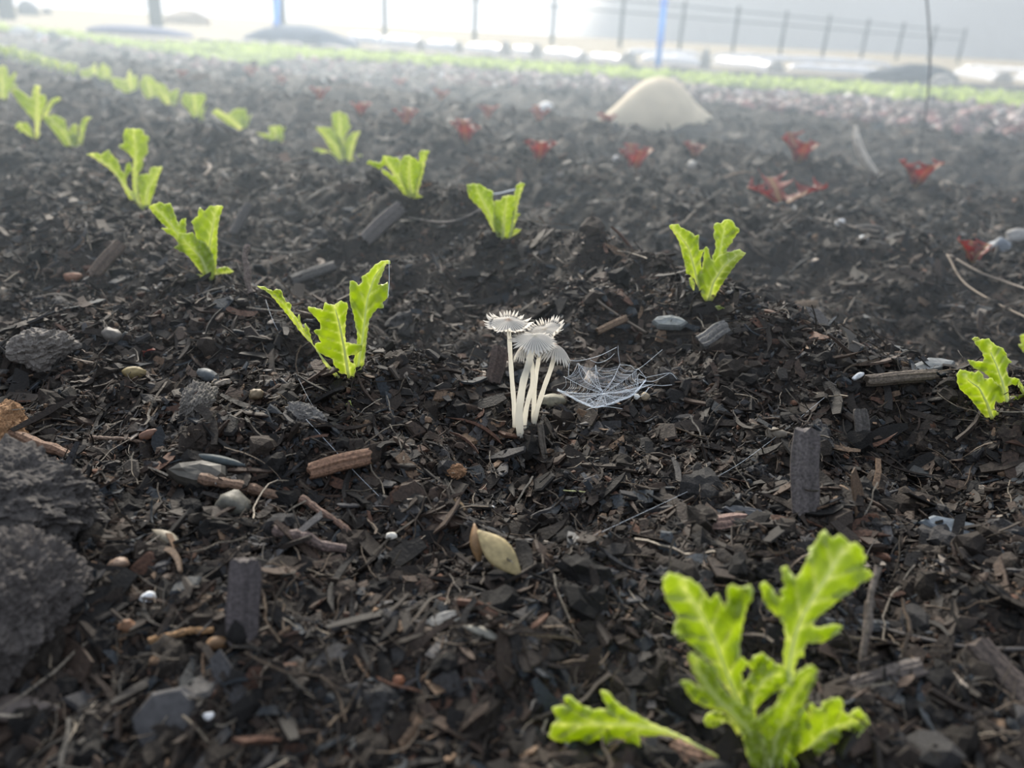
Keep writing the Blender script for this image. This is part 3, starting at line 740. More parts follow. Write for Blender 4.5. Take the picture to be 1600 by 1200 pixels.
far = [(308, 191, 'broad lettuce seedling, two plants up the back row from the tall-centred one', [(1230, 530), (1180, 450), (1130, 400), (1150, 340), (1200, 350), (1270, 345), (1290, 370), (1260, 430), (1280, 530)], [(1240, 525), (1210, 360)]),
       (378, 206, 'low spreading lettuce seedling with two leaves, in the back row', [(1530, 590), (1430, 540), (1320, 460), (1360, 440), (1420, 480), (1470, 440), (1540, 440), (1550, 585)], [(1530, 585), (1440, 500), (1350, 450)]),
       (430, 227, 'smallest lettuce seedling on a soil crest in the back row', [(1730, 665), (1670, 630), (1600, 590), (1690, 600), (1680, 550), (1760, 545), (1775, 610), (1765, 665)], [(1740, 660), (1710, 560)]),
       (268, 169, 'thin lettuce seedling next before the broad one in the back row', [(1080, 440), (1020, 400), (960, 310), (960, 270), (1030, 290), (1060, 340), (1120, 310), (1090, 440)], [(1080, 435), (980, 290)]),
       (238, 160, 'rounded lettuce seedling in the blurred back row', [(950, 400), (910, 370), (870, 290), (900, 230), (950, 240), (990, 300), (985, 400)], [(960, 395), (920, 250)]),
       (205, 150, 'wide ragged lettuce seedling with an upright tip in the blurred back row', [(830, 365), (780, 340), (720, 310), (690, 240), (790, 260), (810, 190), (830, 240), (860, 230), (855, 365)], [(830, 360), (800, 210)]),
       (165, 132, 'tilted lettuce seedling in the blurred back row', [(680, 300), (620, 280), (600, 220), (640, 150), (690, 190), (700, 300)], [(670, 295), (650, 170)]),
       (143, 127, 'forked lettuce seedling in the blurred back row', [(590, 275), (530, 260), (490, 200), (560, 190), (600, 150), (605, 275)], [(580, 270), (590, 170)])]
for px, py, lab, poly, mid in far:
    rt = lettuce(px, py, lab, [(ZB, poly, mid, dict(cup=.4, rib=False, step=3.))])
    B = rt.location
    for k in range(2): grown_leaf(rt, (B.x + .004, B.y + .01, B.z), (0.5, 2.4)[k], .03, .009, px + k, MAT_LEAF, 78, 60, 3, rib=False)
for k, (px, py) in enumerate([(116, 122), (103, 119), (92, 116), (80, 113), (68, 110), (57, 107), (46, 105), (34, 101), (22, 97), (10, 94), (-4, 91)]):
    root, B = plant_root(px, py, 'lettuce_seedling', 'one of the tiny blurred lettuce seedlings merging at the far end of the back row', 'lettuce seedling', 'far end of the lettuce row')
    sz = 22 / F * B.y * 1.1
    for j in range(4):
        grown_leaf(root, B, 6.28 * j / 4 + k, sz * random.uniform(.8, 1.15), sz * .34, k * 7 + j, MAT_LEAF, 80, 45, 2, rib=False)

# ---- red lettuce seedlings
reds = [(564, 182, 30, 'pinkish red lettuce seedling, leftmost of the distinct ones', 4), (634, 198, 38, 'red lettuce seedling with a raised right leaf, left of centre', 3),
        (728, 226, 44, 'orange-red lettuce seedling in the middle distance left of centre', 4), (762, 186, 28, 'small red lettuce seedling behind the orange-red one', 3),
        (842, 192, 30, 'pale pink lettuce seedling beside a white pebble', 3), (842, 254, 44, 'red lettuce seedling straight above the lettuce with a V of leaves', 4),
        (946, 200, 30, 'pale pink lettuce seedling at the left foot of the boulder', 3), (990, 270, 52, 'bright red lettuce seedling in front of the boulder', 4),
        (1084, 248, 32, 'small red lettuce seedling on a pale stalk right of the boulder', 3), (1247, 258, 56, 'wide red lettuce seedling left of the curved pale stick', 4),
        (1220, 322, 78, 'dark red lettuce seedling spread low in a V on the soil ridge', 3), (1430, 294, 56, 'red lettuce seedling with pale leaf tips beside the thin wire stake', 4),
        (1518, 412, 50, 'dark red lettuce seedling at the right behind the ridge roots', 3),
        (500, 158, 26, 'faint red lettuce seedling in the haze, furthest left of its row', 3), (690, 160, 26, 'faint red lettuce seedling in the haze left of the boulder', 3),
        (285, 124, 20, 'faint red lettuce seedling beyond the green back row', 3), (392, 122, 22, 'faint pinkish lettuce seedling far off near the green bed', 3),
        (625, 138, 20, 'faint red lettuce seedling below the second white sheet', 3), (440, 134, 20, 'faint brownish red lettuce seedling far off left of centre', 3)]
for k, (px, py, wd, lab, nl) in enumerate(reds):
    root, B = plant_root(px, py, 'red_lettuce_seedling', lab, 'lettuce seedling', 'red lettuce seedlings in the back rows')
    sz = wd / F * B.y * 1.1 * .85
    for j in range(nl):
        az = [.25, 2.9, 1.7, 4.6][j] + random.uniform(-.3, .3)
        flt = 35 if k == 10 else 60
        grown_leaf(root, B, az, sz * random.uniform(.85, 1.15), sz * .50, k * 11 + j, MAT_RED, flt + 8, flt - 25, 2, .7, rib=wd > 40)
root, B = plant_root(224, 556, 'red_sprout', 'tiny pinkish red sprout on the soil at left', 'sprout', None)
mb = MB(); mb.tube(spline([B, B + Vector((.0004, 0, .003)), B + Vector((.001, 0, .0045))], 8), .0005); mb.obj('stem', MAT_RED, root, attrs=None)
grown_leaf(root, B + Vector((.001, 0, .004)), .2, .0052, .0016, 3, MAT_RED, 35, -10, 1, .5, rib=False)
grown_leaf(root, B + Vector((.001, 0, .004)), 3.2, .0045, .0015, 4, MAT_RED, 25, -5, 1, .5, rib=False)


# ------------------------------------------------------------------ mushrooms
def mat_cap():
    m, t, b, o = new_mat('mushroom_cap')
    at = node(t, 'ShaderNodeAttribute', attribute_name='tint')
    t.links.new(at.outputs['Color'], b.inputs['Base Color'])
    b.inputs['Roughness'].default_value = .7
    tr = node(t, 'ShaderNodeBsdfTranslucent'); t.links.new(at.outputs['Color'], tr.inputs['Color'])
    ms = node(t, 'ShaderNodeMixShader'); ms.inputs[0].default_value = .66
    t.links.new(b.outputs[0], ms.inputs[1]); t.links.new(tr.outputs[0], ms.inputs[2]); t.links.new(ms.outputs[0], o.inputs[0])
    return m


MAT_CAP = mat_cap()
MAT_STEM = leaf_mat('mushroom_stem', (.90, .89, .86), (.95, .94, .91), (.95, .94, .9), (1, .985, .93), .5, .62)


def cap_mesh(root, apex, R, height, tilt_dir, tilt, seed, curl=1., droop=0., disc=(.55, .45, .36), n=36):
    """pleated grey cap: ribs, dark furrows, torn edge turned up in white tips"""
    r = random.Random(seed); rows = 16; V = []; C = []
    A = n * 6
    lobe = [r.uniform(.84, 1.1) for _ in range(n)]; curlv = [r.uniform(.5, 1.3) * curl for _ in range(n)]
    wav = [r.uniform(0, 6.28) for _ in range(3)]
    for i in range(rows + 1):
        f = i / rows
        for k in range(A):
            a = 2 * math.pi * k / A; lb = k // 6; ph = (k % 6) / 6
            prof = abs(ph - .5) * 2            # 0 at the rib, 1 in the furrow
            big = 1 + .06 * math.sin(2 * a + wav[0]) + .05 * math.sin(3 * a + wav[1])
            ff = f
            if f > .64: ff = 0.64 + (f - .64) * (lobe[lb] * (1 - .85 * prof ** 1.2 * min(1, (f - .64) / .1)))
            x = R * ff * big
            z = -height * (ff ** 1.35) - droop * R * ff ** 3
            z += .10 * R * (ff ** 1.2) * (.5 - prof) * .45
            z += .05 * R * ff * math.sin(4 * a + wav[2])
            if f > .64:
                c = (f - .64) / .36; z += R * .36 * curlv[lb] * c * c * (1 - .8 * prof); x -= R * .10 * curlv[lb] * c * c
                a += (r.random() - .5) * .01 + .03 * math.sin(lb * 1.7) * c
            V.append(Vector((x * math.cos(a), x * math.sin(a), z)))
            w = .5 + .42 * (1 - prof) + .3 * max(0, f - .6)
            g = min(.98, w * (1.05 + .3 * f))
            if prof > .8 and f > .25: g *= .6
            dk = max(0, 1 - f / .2)
            col = [g * (1 - dk) + d * dk for d in disc]
            C.append((col[0], col[1] * .97, col[2] * .92))
    ax = Vector((-math.sin(tilt_dir), math.cos(tilt_dir), 0))
    Rm = Matrix.Rotation(tilt, 3, ax)
    V = [apex + Rm @ v for v in V]
    Fc = [(i * A + k, i * A + (k + 1) % A, (i + 1) * A + (k + 1) % A, (i + 1) * A + k) for i in range(rows) for k in range(A)]
    cap = mesh_obj('cap', [v[:] for v in V], Fc, MAT_CAP, root, col=np.array(C), thick=.00014)
    # gills on the underside
    mb = MB()
    for g in range(30):
        a = 2 * math.pi * g / 30; P = []
        for f in (.12, .35, .6, .82):
            for dz in (-.0003, -.0003 - .0009 * math.sin(math.pi * min(1, f + .1))):
                v = Vector((R * f * math.cos(a), R * f * math.sin(a), -height * f ** 1.35 - droop * R * f ** 3 + dz)); P.append(apex + Rm @ v)
        P += [p + Rm @ Vector((-math.sin(a), math.cos(a), 0)) * .00012 for p in P]
        Fq = []
        for j in range(3):
            Fq.append((2 * j, 2 * j + 2, 2 * j + 3, 2 * j + 1)); Fq.append((8 + 2 * j, 8 + 2 * j + 1, 8 + 2 * j + 3, 8 + 2 * j + 2))
            Fq.append((2 * j + 1, 2 * j + 3, 8 + 2 * j + 3, 8 + 2 * j + 1))
        mb.add(P, Fq)
    mb.obj('gills', plain('gills', (.30, .27, .24), .8, .2), cap)
    return cap


MB0 = hit(822, 680); YM = MB0.y


def mushroom(label, stem_px, r0, r1, Rpx, hpx, tilt_dir, tilt, seed, dY=0., curl=1., droop=0., apex_lift=3., disc=(.55, .45, .36), lean=0.):
    P = [at_depth(u, v, YM + dY + lean * (i / (len(stem_px) - 1))) for i, (u, v) in enumerate(stem_px)]
    base = P[0].copy(); P = [P[0] + Vector((0, 0, -.002))] + P[1:]
    px = YM * 1.12 / F
    root = empty('mushroom', base, label, 'mushroom', 'cluster of small grey ink cap mushrooms')
    pts = spline(P, 28); n = len(pts)
    rad = [px * 1.12 * (r0 + (r1 - r0) * (i / (n - 1)) ** .7) * (1 + .06 * math.sin(i * 1.3 + seed)) for i in range(n)]
    V, Fc = tube_data(pts, rad, 12)
    mesh_obj('stem', V, Fc, MAT_STEM, root, attrs={'vein': np.zeros(len(V))})
    apex = pts[-1] + Vector((0, 0, apex_lift * px))
    cap_mesh(root, apex, Rpx * px, hpx * px, tilt_dir, tilt, seed, curl, droop, disc)
    return root


mushroom('grey mushroom standing apart at the left of the cluster, frilled white cap', [(805, 660), (803, 630), (799, 580), (796, 530), (794, 502)], 3.6, 2.8, 38, 13, -1.45, math.radians(7), 21, dY=.002, curl=.75, disc=(.5, .38, .30))
mushroom('grey mushroom with the uppermost cap of the clump, tilted to show its fringed face', [(834, 668), (834, 640), (836, 600), (842, 560), (851, 517)], 3.6, 2.8, 33, 7, .6, math.radians(-24), 33, dY=.007, curl=1.0, disc=(.62, .58, .52))
mushroom('grey mushroom with the foremost cone-shaped cap of the clump', [(815, 684), (811, 650), (817, 600), (827, 565), (835, 527)], 6.0, 4.2, 35, 13, -1.57, math.radians(10), 45, dY=-.001, curl=.35, droop=.15, disc=(.62, .62, .58), lean=-.006)
mushroom('grey mushroom with a low drooping cap showing left under the front cap', [(818, 680), (822, 640), (832, 600), (831, 570), (822, 541)], 3.6, 3.2, 25, 13, 3.0, math.radians(14), 57, dY=.002, curl=.1, droop=.35)
mushroom('grey mushroom on the right with a drooping cap and slanting white stem', [(833, 668), (838, 645), (850, 606), (862, 572), (868, 541)], 3.9, 3.0, 33, 13, .2, math.radians(14), 69, dY=.006, curl=.15, droop=.35, disc=(.6, .5, .44))


# ------------------------------------------------------------------ spider web and silk
def silk_mat():
    m, t, b, o = new_mat('silk')
    b.inputs['Base Color'].default_value = (.80, .86, .93, 1); b.inputs['Roughness'].default_value = .35
    tr = node(t, 'ShaderNodeBsdfTranslucent'); tr.inputs[0].default_value = (.8, .87, .95, 1)
    ms = node(t, 'ShaderNodeMixShader'); ms.inputs[0].default_value = .4
    t.links.new(b.outputs[0], ms.inputs[1]); t.links.new(tr.outputs[0], ms.inputs[2]); t.links.new(ms.outputs[0], o.inputs[0])
    return m


MAT_SILK = silk_mat()


def web():
    W0 = hit(945, 636); Yw = W0.y
    def pt(q, back=True):
        u = 860 + q[0] / 8; v = 540 + q[1] / 8
        f = max(0, min(1, (770 - q[1]) / 600))
        p = at_depth(u, v, Yw - .013 + .030 * f ** .8)
        g = float(hgt(p.x, p.y)) + .0035
        return p if p.z > g else Vector((p.x, p.y, g))
    T = .00005; mb = MB()
    def strand(pts, r=T, n=10):
        mb.tube(spline([pt(q) for q in pts], n), r, 4)
    hub = (660, 600)
    rad = [(90, 560), (165, 385), (350, 220), (565, 240), (870, 230), (1100, 290), (1190, 440), (1290, 480), (1100, 560), (1000, 640), (850, 700), (700, 745), (560, 770), (450, 745), (330, 690), (200, 620)]
    R = random.Random(5)
    sec = []
    for q in rad:
        m = ((hub[0] + q[0]) / 2 + R.uniform(-15, 15), (hub[1] + q[1]) / 2 + R.uniform(5, 25)); sec.append([hub, m, q]); strand([hub, m, q], T * 1.5)
    def on(s, f):
        a, b, c = s
        return ((1 - f) ** 2 * a[0] + 2 * f * (1 - f) * b[0] + f * f * c[0], (1 - f) ** 2 * a[1] + 2 * f * (1 - f) * b[1] + f * f * c[1])
    for i in range(len(sec)):
        a, b = sec[i], sec[(i + 1) % len(sec)]
        k = 26 if i in (2, 1, 4, 5) else 18
        for j in range(k):
            if R.random() < .1: continue
            f = .12 + .86 * j / k + R.uniform(-.01, .01); p, q = on(a, f), on(b, f + R.uniform(-.02, .02))
            m = ((p[0] + q[0]) / 2 * .93 + hub[0] * .07, (p[1] + q[1]) / 2 * .93 + hub[1] * .07 + 6)
            strand([p, m, q], T * R.uniform(.6, 1.0), 6)
    lower = [(90, 560), (200, 620), (330, 690), (450, 745), (560, 770), (700, 745), (850, 700), (1000, 640), (1100, 560), (1190, 440)]
    for k in range(9):
        strand([(x + R.uniform(-12, 12), y + R.uniform(-26, 10)) for x, y in lower], T * R.uniform(.7, 1.7), 40)
    for pts in ([(130, 150), (330, 190), (600, 130), (830, 20)], [(500, 180), (600, 215), (720, 170), (800, 100)], [(340, 220), (300, 320), (230, 380), (235, 210)], [(1190, 440), (1060, 420), (1090, 500), (1100, 360), (1190, 400)],
                [(1100, 290), (1190, 400), (1190, 440), (1300, 440), (1480, 350)], [(1190, 400), (1330, 370), (1500, 345), (1580, 420)], [(1180, 580), (1280, 500), (1400, 500), (1520, 490)], [(870, 230), (780, 420), (640, 590)],
                [(565, 250), (580, 320), (650, 390), (780, 370)], [(350, 230), (370, 340), (440, 450), (640, 560)], [(570, 250), (560, 400), (600, 500), (660, 580)], [(860, 240), (1000, 250), (1100, 290), (1400, 50)],
                [(845, 0), (850, 100), (870, 230)], [(450, 800), (560, 770), (720, 765), (900, 790)], [(430, 740), (490, 660), (560, 740), (620, 650), (680, 720)], [(1000, 600), (1100, 640), (1180, 600), (1230, 520)]):
        strand(pts, T * 1.5, 24)
    o = mb.obj('spider_web', MAT_SILK); tag(o, 'white sheet-like spider web sagging over a soil hollow right of the mushrooms', 'spider web')


web()


def strand3(px, r, name, label, cat, mat, lift=.001, group=None, Ys=None, n=40):
    P = []
    for i, (u, v) in enumerate(px):
        if Ys: P.append(at_depth(u, v, Ys[i]))
        else: p = hit(u, v, lift); P.append(p)
    mb = MB(); mb.tube(spline(P, n), r, 5)
    o = mb.obj(name, mat); return tag(o, label, cat, group)


MAT_ROOT = tint_mat('dry_root', .7, .4, .4, 900, .3)
strand3([(1292, 618), (1200, 692), (1120, 745), (930, 836)], .00005, 'silk_thread', 'long spider silk thread stretched diagonally right of centre below the web', 'silk thread', MAT_SILK, .004)
strand3([(478, 655), (520, 700), (555, 738), (592, 775)], .00007, 'silk_thread', 'spider silk thread crossing the soil beside the reddish wood block', 'silk thread', MAT_SILK, .004)
strand3([(415, 468), (424, 495), (434, 516)], .00006, 'silk_thread', 'short silk thread hanging under the left leaf tip of the frilly lettuce', 'silk thread', MAT_SILK, .01)
YA = hit(545, 592).y
strand3([(608, 407), (608, 440), (606, 465)], .00012, 'silk_thread', 'white silk thread down the right side of the tall leaf', 'silk thread', MAT_SILK, Ys=[YA + .012, YA + .012, YA + .006])
strand3([(463, 585), (478, 615), (492, 640)], .00005, 'silk_thread', 'faint silk thread on the soil below the left lettuce', 'silk thread', MAT_SILK, .004)
strand3([(335, 372), (370, 384), (430, 394), (478, 392), (500, 380)], .0005, 'root', 'thin grey root lying right of the pale folded lettuce', 'root', plain('grey_root', (.16, .15, .14), .6), .004)
strand3([(640, 340), (690, 347), (725, 340), (758, 322)], .0006, 'root', 'thin curved root lying before the lettuce with a V of leaves', 'root', plain('grey_root2', (.17, .15, .14), .6), .004)
strand3([(740, 298), (770, 303), (805, 296)], .0004, 'silk_thread', 'silk thread strung between two leaf tips above the mushrooms', 'silk thread', MAT_SILK, Ys=[.62, .62, .62])
strand3([(1480, 398), (1505, 440), (1550, 470), (1605, 497)], .0007, 'root', 'pale root drooping down the ridge at the right edge', 'root', plain('pale_root', (.25, .2, .15), .6), .004)
strand3([(1495, 405), (1530, 425), (1570, 440), (1605, 452)], .0007, 'root', 'pale root above the drooping one at the right edge', 'root', plain('pale_root2', (.25, .21, .17), .6), .004)
strand3([(1200, 322), (1270, 340), (1350, 358), (1430, 372), (1490, 402)], .0011, 'root', 'pale root lying along the crest of the back ridge', 'root', plain('crest_root', (.28, .24, .2), .6), .002)
strand3([(1355, 975), (1430, 995), (1520, 1012), (1610, 1014)], .0006, 'root', 'thin dark root crossing the dim lower right corner', 'root', plain('dark_root', (.10, .09, .085), .6), .004)
strand3([(1175, 662), (1220, 674), (1262, 685)], .0006, 'stick', 'thin grey-brown stick beside the tan stone above the grey wood slat', 'stick', plain('thin_stick', (.12, .1, .08), .7), .003)
strand3([(870, 404), (905, 430), (930, 465), (965, 492), (1010, 520)], .0007, 'root', 'tangled pale root on the soil crest behind the mushrooms', 'root', plain('crest_root2', (.17, .14, .11), .7), .002)


# ------------------------------------------------------------------ pieces one can point at
ICO5 = ico(5); ICO6 = ico(6)


def frame_at(px, py, ang, dz=0., tilt_up=0., roll=0.):
    """local axes of a piece lying on the soil whose long side looks turned by ang degrees in the view"""
    P = hit(px, py, dz)
    e = .006
    gx = float(hgt(P.x + e, P.y) - hgt(P.x - e, P.y)) / (2 * e); gy = float(hgt(P.x, P.y + e) - hgt(P.x, P.y - e)) / (2 * e)
    N = Vector((-gx * .6, -gy * .6 - tilt_up, 1)).normalized()
    a = math.radians(ang)
    d = np.array(ray(px + math.cos(a) * 10, py - math.sin(a) * 10)); o = Vector((0, 0, CAMH))
    d = Vector(d); t = (P - o).dot(N) / d.dot(N); Q = o + d * t
    X = (Q - P); X = (X - N * X.dot(N)).normalized(); Yv = N.cross(X)
    if roll: q = Matrix.Rotation(math.radians(roll), 3, X); Yv = q @ Yv; N = q @ N
    return P, X, Yv, N, (P - o).length / F


def piece(kind, px, py, L, Wd, Th, ang, c, label, cat, name=None, tilt_up=.3, roll=0, mat=None, seed=None, sink=.3, flatL=None, group=None):
    P, X, Yv, N, s = frame_at(px, py, ang, 0, tilt_up, roll)
    seed = seed if seed is not None else px * 7 + py; random.seed(seed); r = random.Random(seed)
    L *= s; Wd *= s; Th *= s
    if kind == 'clod': c = tuple(q * (1.5 if L < .03 else .8) for q in c)
    elif kind in ('slate', 'pebble', 'wood') and max(c) < .5: c = tuple(q * .78 for q in c)
    if kind == 'wood':
        sx, ny = 14, 9; V = []; C = []
        for i in range(sx + 1):
            x = (i / sx - .5); en = 1 - .12 * (abs(x) * 2) ** 4
            for j in range(ny * 2):
                y = (j % ny) / (ny - 1) - .5; top = j < ny
                jag = r.uniform(-.03, .05) if i in (0, sx) else 0
                st = math.sin(y * 31 + seed) * .5 + math.sin(y * 57) * .5
                V.append(((x + jag * (1 if x > 0 else -1)) * L, y * Wd * en + .03 * Wd * math.sin(x * 7 + seed), (Th / 2 if top else -Th / 2) * (1 - .5 * (abs(y) * 2) ** 3) + (st * .10 * Th + r.uniform(-.03, .03) * Th if top else 0) + .08 * Th * math.sin(x * 5)))
                k = 1 + .30 * st * (1 if top else 0) + r.uniform(-.12, .12); C.append([q * k for q in c])
        m = ny * 2; Fc = []
        for i in range(sx):
            for j in range(ny - 1):
                Fc.append((i * m + j, (i + 1) * m + j, (i + 1) * m + j + 1, i * m + j + 1))
                Fc.append((i * m + ny + j, i * m + ny + j + 1, (i + 1) * m + ny + j + 1, (i + 1) * m + ny + j))
            Fc.append((i * m, i * m + ny, (i + 1) * m + ny, (i + 1) * m)); Fc.append((i * m + ny - 1, (i + 1) * m + ny - 1, (i + 1) * m + 2 * ny - 1, i * m + 2 * ny - 1))
        for j in range(ny - 1):
            Fc.append((j, j + 1, ny + j + 1, ny + j)); b = sx * m; Fc.append((b + j, b + ny + j, b + ny + j + 1, b + j + 1))
        mt = MAT_CHIP; sm = False
    elif kind == 'slate':
        n = 8; V = []; C = []
        rr = [r.uniform(.6, 1.0) for _ in range(n)]
        for (z, f) in ((-.5, .86), (-.2, 1.), (.25, .98), (.5, .86), (.56, .45)):
            for k in range(n):
                a = 2 * math.pi * k / n; V.append((math.cos(a) * L / 2 * rr[k] * f, math.sin(a) * Wd / 2 * rr[(k + 3) % n] * f, z * Th + r.uniform(-.07, .07) * Th)); kk = r.uniform(.85, 1.2); C.append([q * kk for q in c])
        V.append((0, 0, .56 * Th)); C.append(c); V.append((0, 0, -.5 * Th)); C.append(c)
        Fc = [(l * n + k, l * n + (k + 1) % n, (l + 1) * n + (k + 1) % n, (l + 1) * n + k) for l in range(4) for k in range(n)]
        Fc += [(4 * n + k, 4 * n + (k + 1) % n, 5 * n) for k in range(n)] + [((k + 1) % n, k, 5 * n + 1) for k in range(n)]
        mt = MAT_STONE; sm = False
    elif kind in ('clod', 'pebble'):
        V0, Fc = (ICO6 if L > .03 else ICO5) if kind == 'clod' else ICO3
        am = .16 if kind == 'clod' else .13
        V = lump(V0, am, 1.7, seed)
        if kind == 'pebble': V = lump(V, .05, 5., seed + 5)
        if kind == 'clod':
            V = lump(V, .07, 6., seed + 1); V = lump(V, .05, 15., seed + 2); V = lump(V, .018, 37., seed + 3); V = lump(V, .012, 80., seed + 4)
        C = [np.array(c) * q for q in np.random.default_rng(seed).uniform(.75, 1.25, len(V0))] if kind == 'clod' else [c] * len(V0)
        V = V * np.array([L, Wd, Th]) / 2; mt = MAT_CRUMB if kind == 'clod' else MAT_STONE; sm = kind != 'clod'
    elif kind == 'stick':
        pts = [Vector((L * (t - .5), Wd * (.35 * math.sin(t * 3 + seed) + .12 * math.sin(t * 11 + seed)), Th * .25 * math.sin(t * 4))) for t in np.linspace(0, 1, 18)]
        rad = [Wd / 2 * r.uniform(.72, 1.12) * (1 - .35 * abs(t - .4)) for t in np.linspace(0, 1, 18)]; rad[0] *= 1.25; rad[1] *= 1.2
        V, Fc = tube_data(pts, rad, 9); C = [np.array(c) * r.uniform(.7, 1.3) for _ in V]; mt = MAT_CHIP; sm = False
    elif kind == 'blade':    # thin curled scale or dry leaf
        sx, ny = 16, 8; V = []; C = []
        for i in range(sx + 1):
            t = i / sx; wd = math.sin(math.pi * min(.985, .03 + t * .955)) ** 1.15
            for j in range(ny + 1):
                y = j / ny - .5; V.append(((t - .5) * L, y * Wd * wd, Th * (.5 - 2.2 * y * y) * wd + Th * .8 * math.sin(t * 3.1)))
                k = r.uniform(.88, 1.12); C.append([q * k for q in c])
        Fc = [(i * (ny + 1) + j, (i + 1) * (ny + 1) + j, (i + 1) * (ny + 1) + j + 1, i * (ny + 1) + j + 1) for i in range(sx) for j in range(ny)]
        mt = MAT_STONE; sm = True
    if tilt_up > .8:
        a_ = math.radians(ang); sgn = 1 if math.sin(a_) > 0 else -1
        Pb = hit(px - sgn * math.cos(a_) * L / s * .5, py + abs(math.sin(a_)) * L / s * .5)
        k_ = (Pb - Vector((0, 0, CAMH))).length / F / s
        V = [(v[0] * k_, v[1] * k_, v[2] * k_) for v in V]; L *= k_
        P = Pb + X * (sgn * L * .5) if abs(math.sin(a_)) > .3 else P
    P = P + N * (Th * (.5 - sink) + (.0012 if kind == 'clod' else .0026 if py > 480 else .0016))
    Vw = [(P + X * v[0] + Yv * v[1] + N * v[2])[:] for v in V]
    o = mesh_obj(name or {'wood': 'wood_chip', 'slate': 'slate_flake', 'clod': 'soil_clod', 'pebble': 'pebble', 'stick': 'stick', 'blade': 'dry_leaf'}[kind], Vw, Fc, mat or mt, None, smooth=sm, col=np.array(C), thick=(.0003 if kind == 'blade' else 0))
    return tag(o, label, cat, group)


BR = (.20, .115, .075); GW = (.115, .10, .095); DK = (.05, .045, .042); SLT = (.085, .10, .12); TAN = (.34, .25, .15); GRY = (.10, .095, .09)
K = piece
K('wood', 531, 727, 92, 26, 20, 14, (.27, .155, .10), 'reddish brown grooved wood block lying left of centre below the green scrap', 'wood chip', tilt_up=.6)
K('wood', 1254, 742, 118, 40, 9, 89, (.115, .10, .098), 'flat grey wood slat standing upright right of centre', 'wood chip', 'wood_shard', tilt_up=1.7)
K('wood', 386, 945, 112, 46, 14, 88, (.085, .072, .072), 'broad dark grooved wood slat upright in the lower left soil', 'wood chip', 'wood_shard', tilt_up=1.5)
K('slate', 1490, 838, 100, 48, 12, -14, (.16, .19, .22), 'large blue-grey slate flake at right above the dim corner', 'stone flake', tilt_up=.5)
K('blade', 783, 868, 100, 40, 8, -46, (.33, .26, .13), 'larger yellow-tan curled dry leaf lying below the mushrooms', 'dry leaf', tilt_up=.9)
K('blade', 748, 852, 62, 18, 12, -82, (.22, .13, .06), 'narrow brown curled dry leaf touching the larger tan one', 'dry leaf', tilt_up=1.2)
K('blade', 716, 797, 34, 10, 6, -50, (.28, .19, .10), 'small pale brown dry leaf tip above the brown curled one', 'dry leaf', tilt_up=.8)
K('stick', 85, 713, 150, 16, 14, -18, (.17, .10, .065), 'thick reddish twig at the left edge below the orange clod', 'twig')
K('clod', 14, 678, 62, 74, 60, 0, (.20, .115, .06), 'orange-brown crumbly clod at the left edge', 'soil clod')
K('stick', 415, 775, 190, 17, 12, -16, (.15, .095, .065), 'long brown flat twig over a grey stone, left of centre', 'twig')
K('stick', 520, 822, 130, 13, 10, -32, (.16, .10, .075), 'thin reddish brown twig continuing the long flat twig downhill', 'twig')
K('stick', 483, 851, 105, 19, 15, -18, (.13, .095, .085), 'short knobbed grey-brown twig below the reddish twig', 'twig')
K('slate', 322, 757, 105, 46, 44, -4, (.10, .092, .078), 'blocky olive-grey stone under the long brown twig', 'stone', 'stone', sink=.4)
K('pebble', 366, 803, 46, 42, 40, 0, (.11, .105, .085), 'olive-grey stone below the blocky one', 'stone', 'stone')
K('blade', 345, 727, 112, 13, 10, -10, (.055, .07, .075), 'dark blue-grey curved bark strip above the blocky stone', 'bark strip', 'bark_strip')
K('clod', 73, 560, 78, 66, 66, 0, (.11, .10, .09), 'round grey crumbly clod at left beside the straw-like fibres', 'soil clod')
K('clod', 310, 641, 42, 74, 44, 0, (.085, .078, .07), 'elongated fibrous grey clod left of the lettuce', 'soil clod')
K('clod', 478, 664, 64, 40, 34, -20, (.095, .09, .085), 'fuzzy grey clod below the left lettuce', 'soil clod')
K('pebble', 332, 598, 46, 20, 20, -25, (.10, .115, .125), 'grey angular pebble with a pale edge left of the lettuce', 'pebble')
K('pebble', 178, 531, 28, 19, 19, -30, (.15, .135, .12), 'small rounded grey-brown pebble above the red sprout', 'pebble')
K('pebble', 404, 626, 22, 19, 18, 0, (.19, .14, .08), 'small pebble with an orange side left of the fuzzy clod', 'pebble')
K('pebble', 212, 592, 30, 18, 16, 0, (.25, .19, .08), 'yellow-brown crumb right of the round grey clod', 'crumb', 'crumb')
K('pebble', 861, 636, 46, 21, 21, 8, (.28, .26, .19), 'smooth olive-tan pebble beside the mushroom stems', 'pebble')
K('pebble', 1005, 627, 17, 13, 13, 0, (.42, .33, .22), 'tan pebble at the lower right of the web', 'pebble')
K('pebble', 992, 627, 9, 8, 8, 0, (.75, .74, .70), 'tiny white pebble touching the tan one by the web', 'pebble')
K('slate', 1048, 512, 66, 30, 14, -2, (.23, .25, .25), 'flaky pale slate piece behind the web', 'stone flake')
K('wood', 1118, 531, 46, 30, 16, 30, (.15, .145, .14), 'grey weathered wood chunk right of the flaky slate', 'wood chip')
K('wood', 955, 512, 50, 11, 8, 25, (.22, .15, .10), 'tan wood splinter above the web', 'wood chip')
K('wood', 1246, 483, 54, 14, 10, 2, (.22, .16, .11), 'light brown wood chip in the trough right of the back lettuce', 'wood chip')
K('slate', 1452, 582, 84, 30, 12, 8, (.25, .26, .26), 'pale grey flaky slate left of the edge lettuce', 'stone flake')
K('wood', 1405, 597, 92, 17, 14, 4, (.15, .12, .095), 'split grey-brown wood piece in front of the pale slate', 'wood chip')
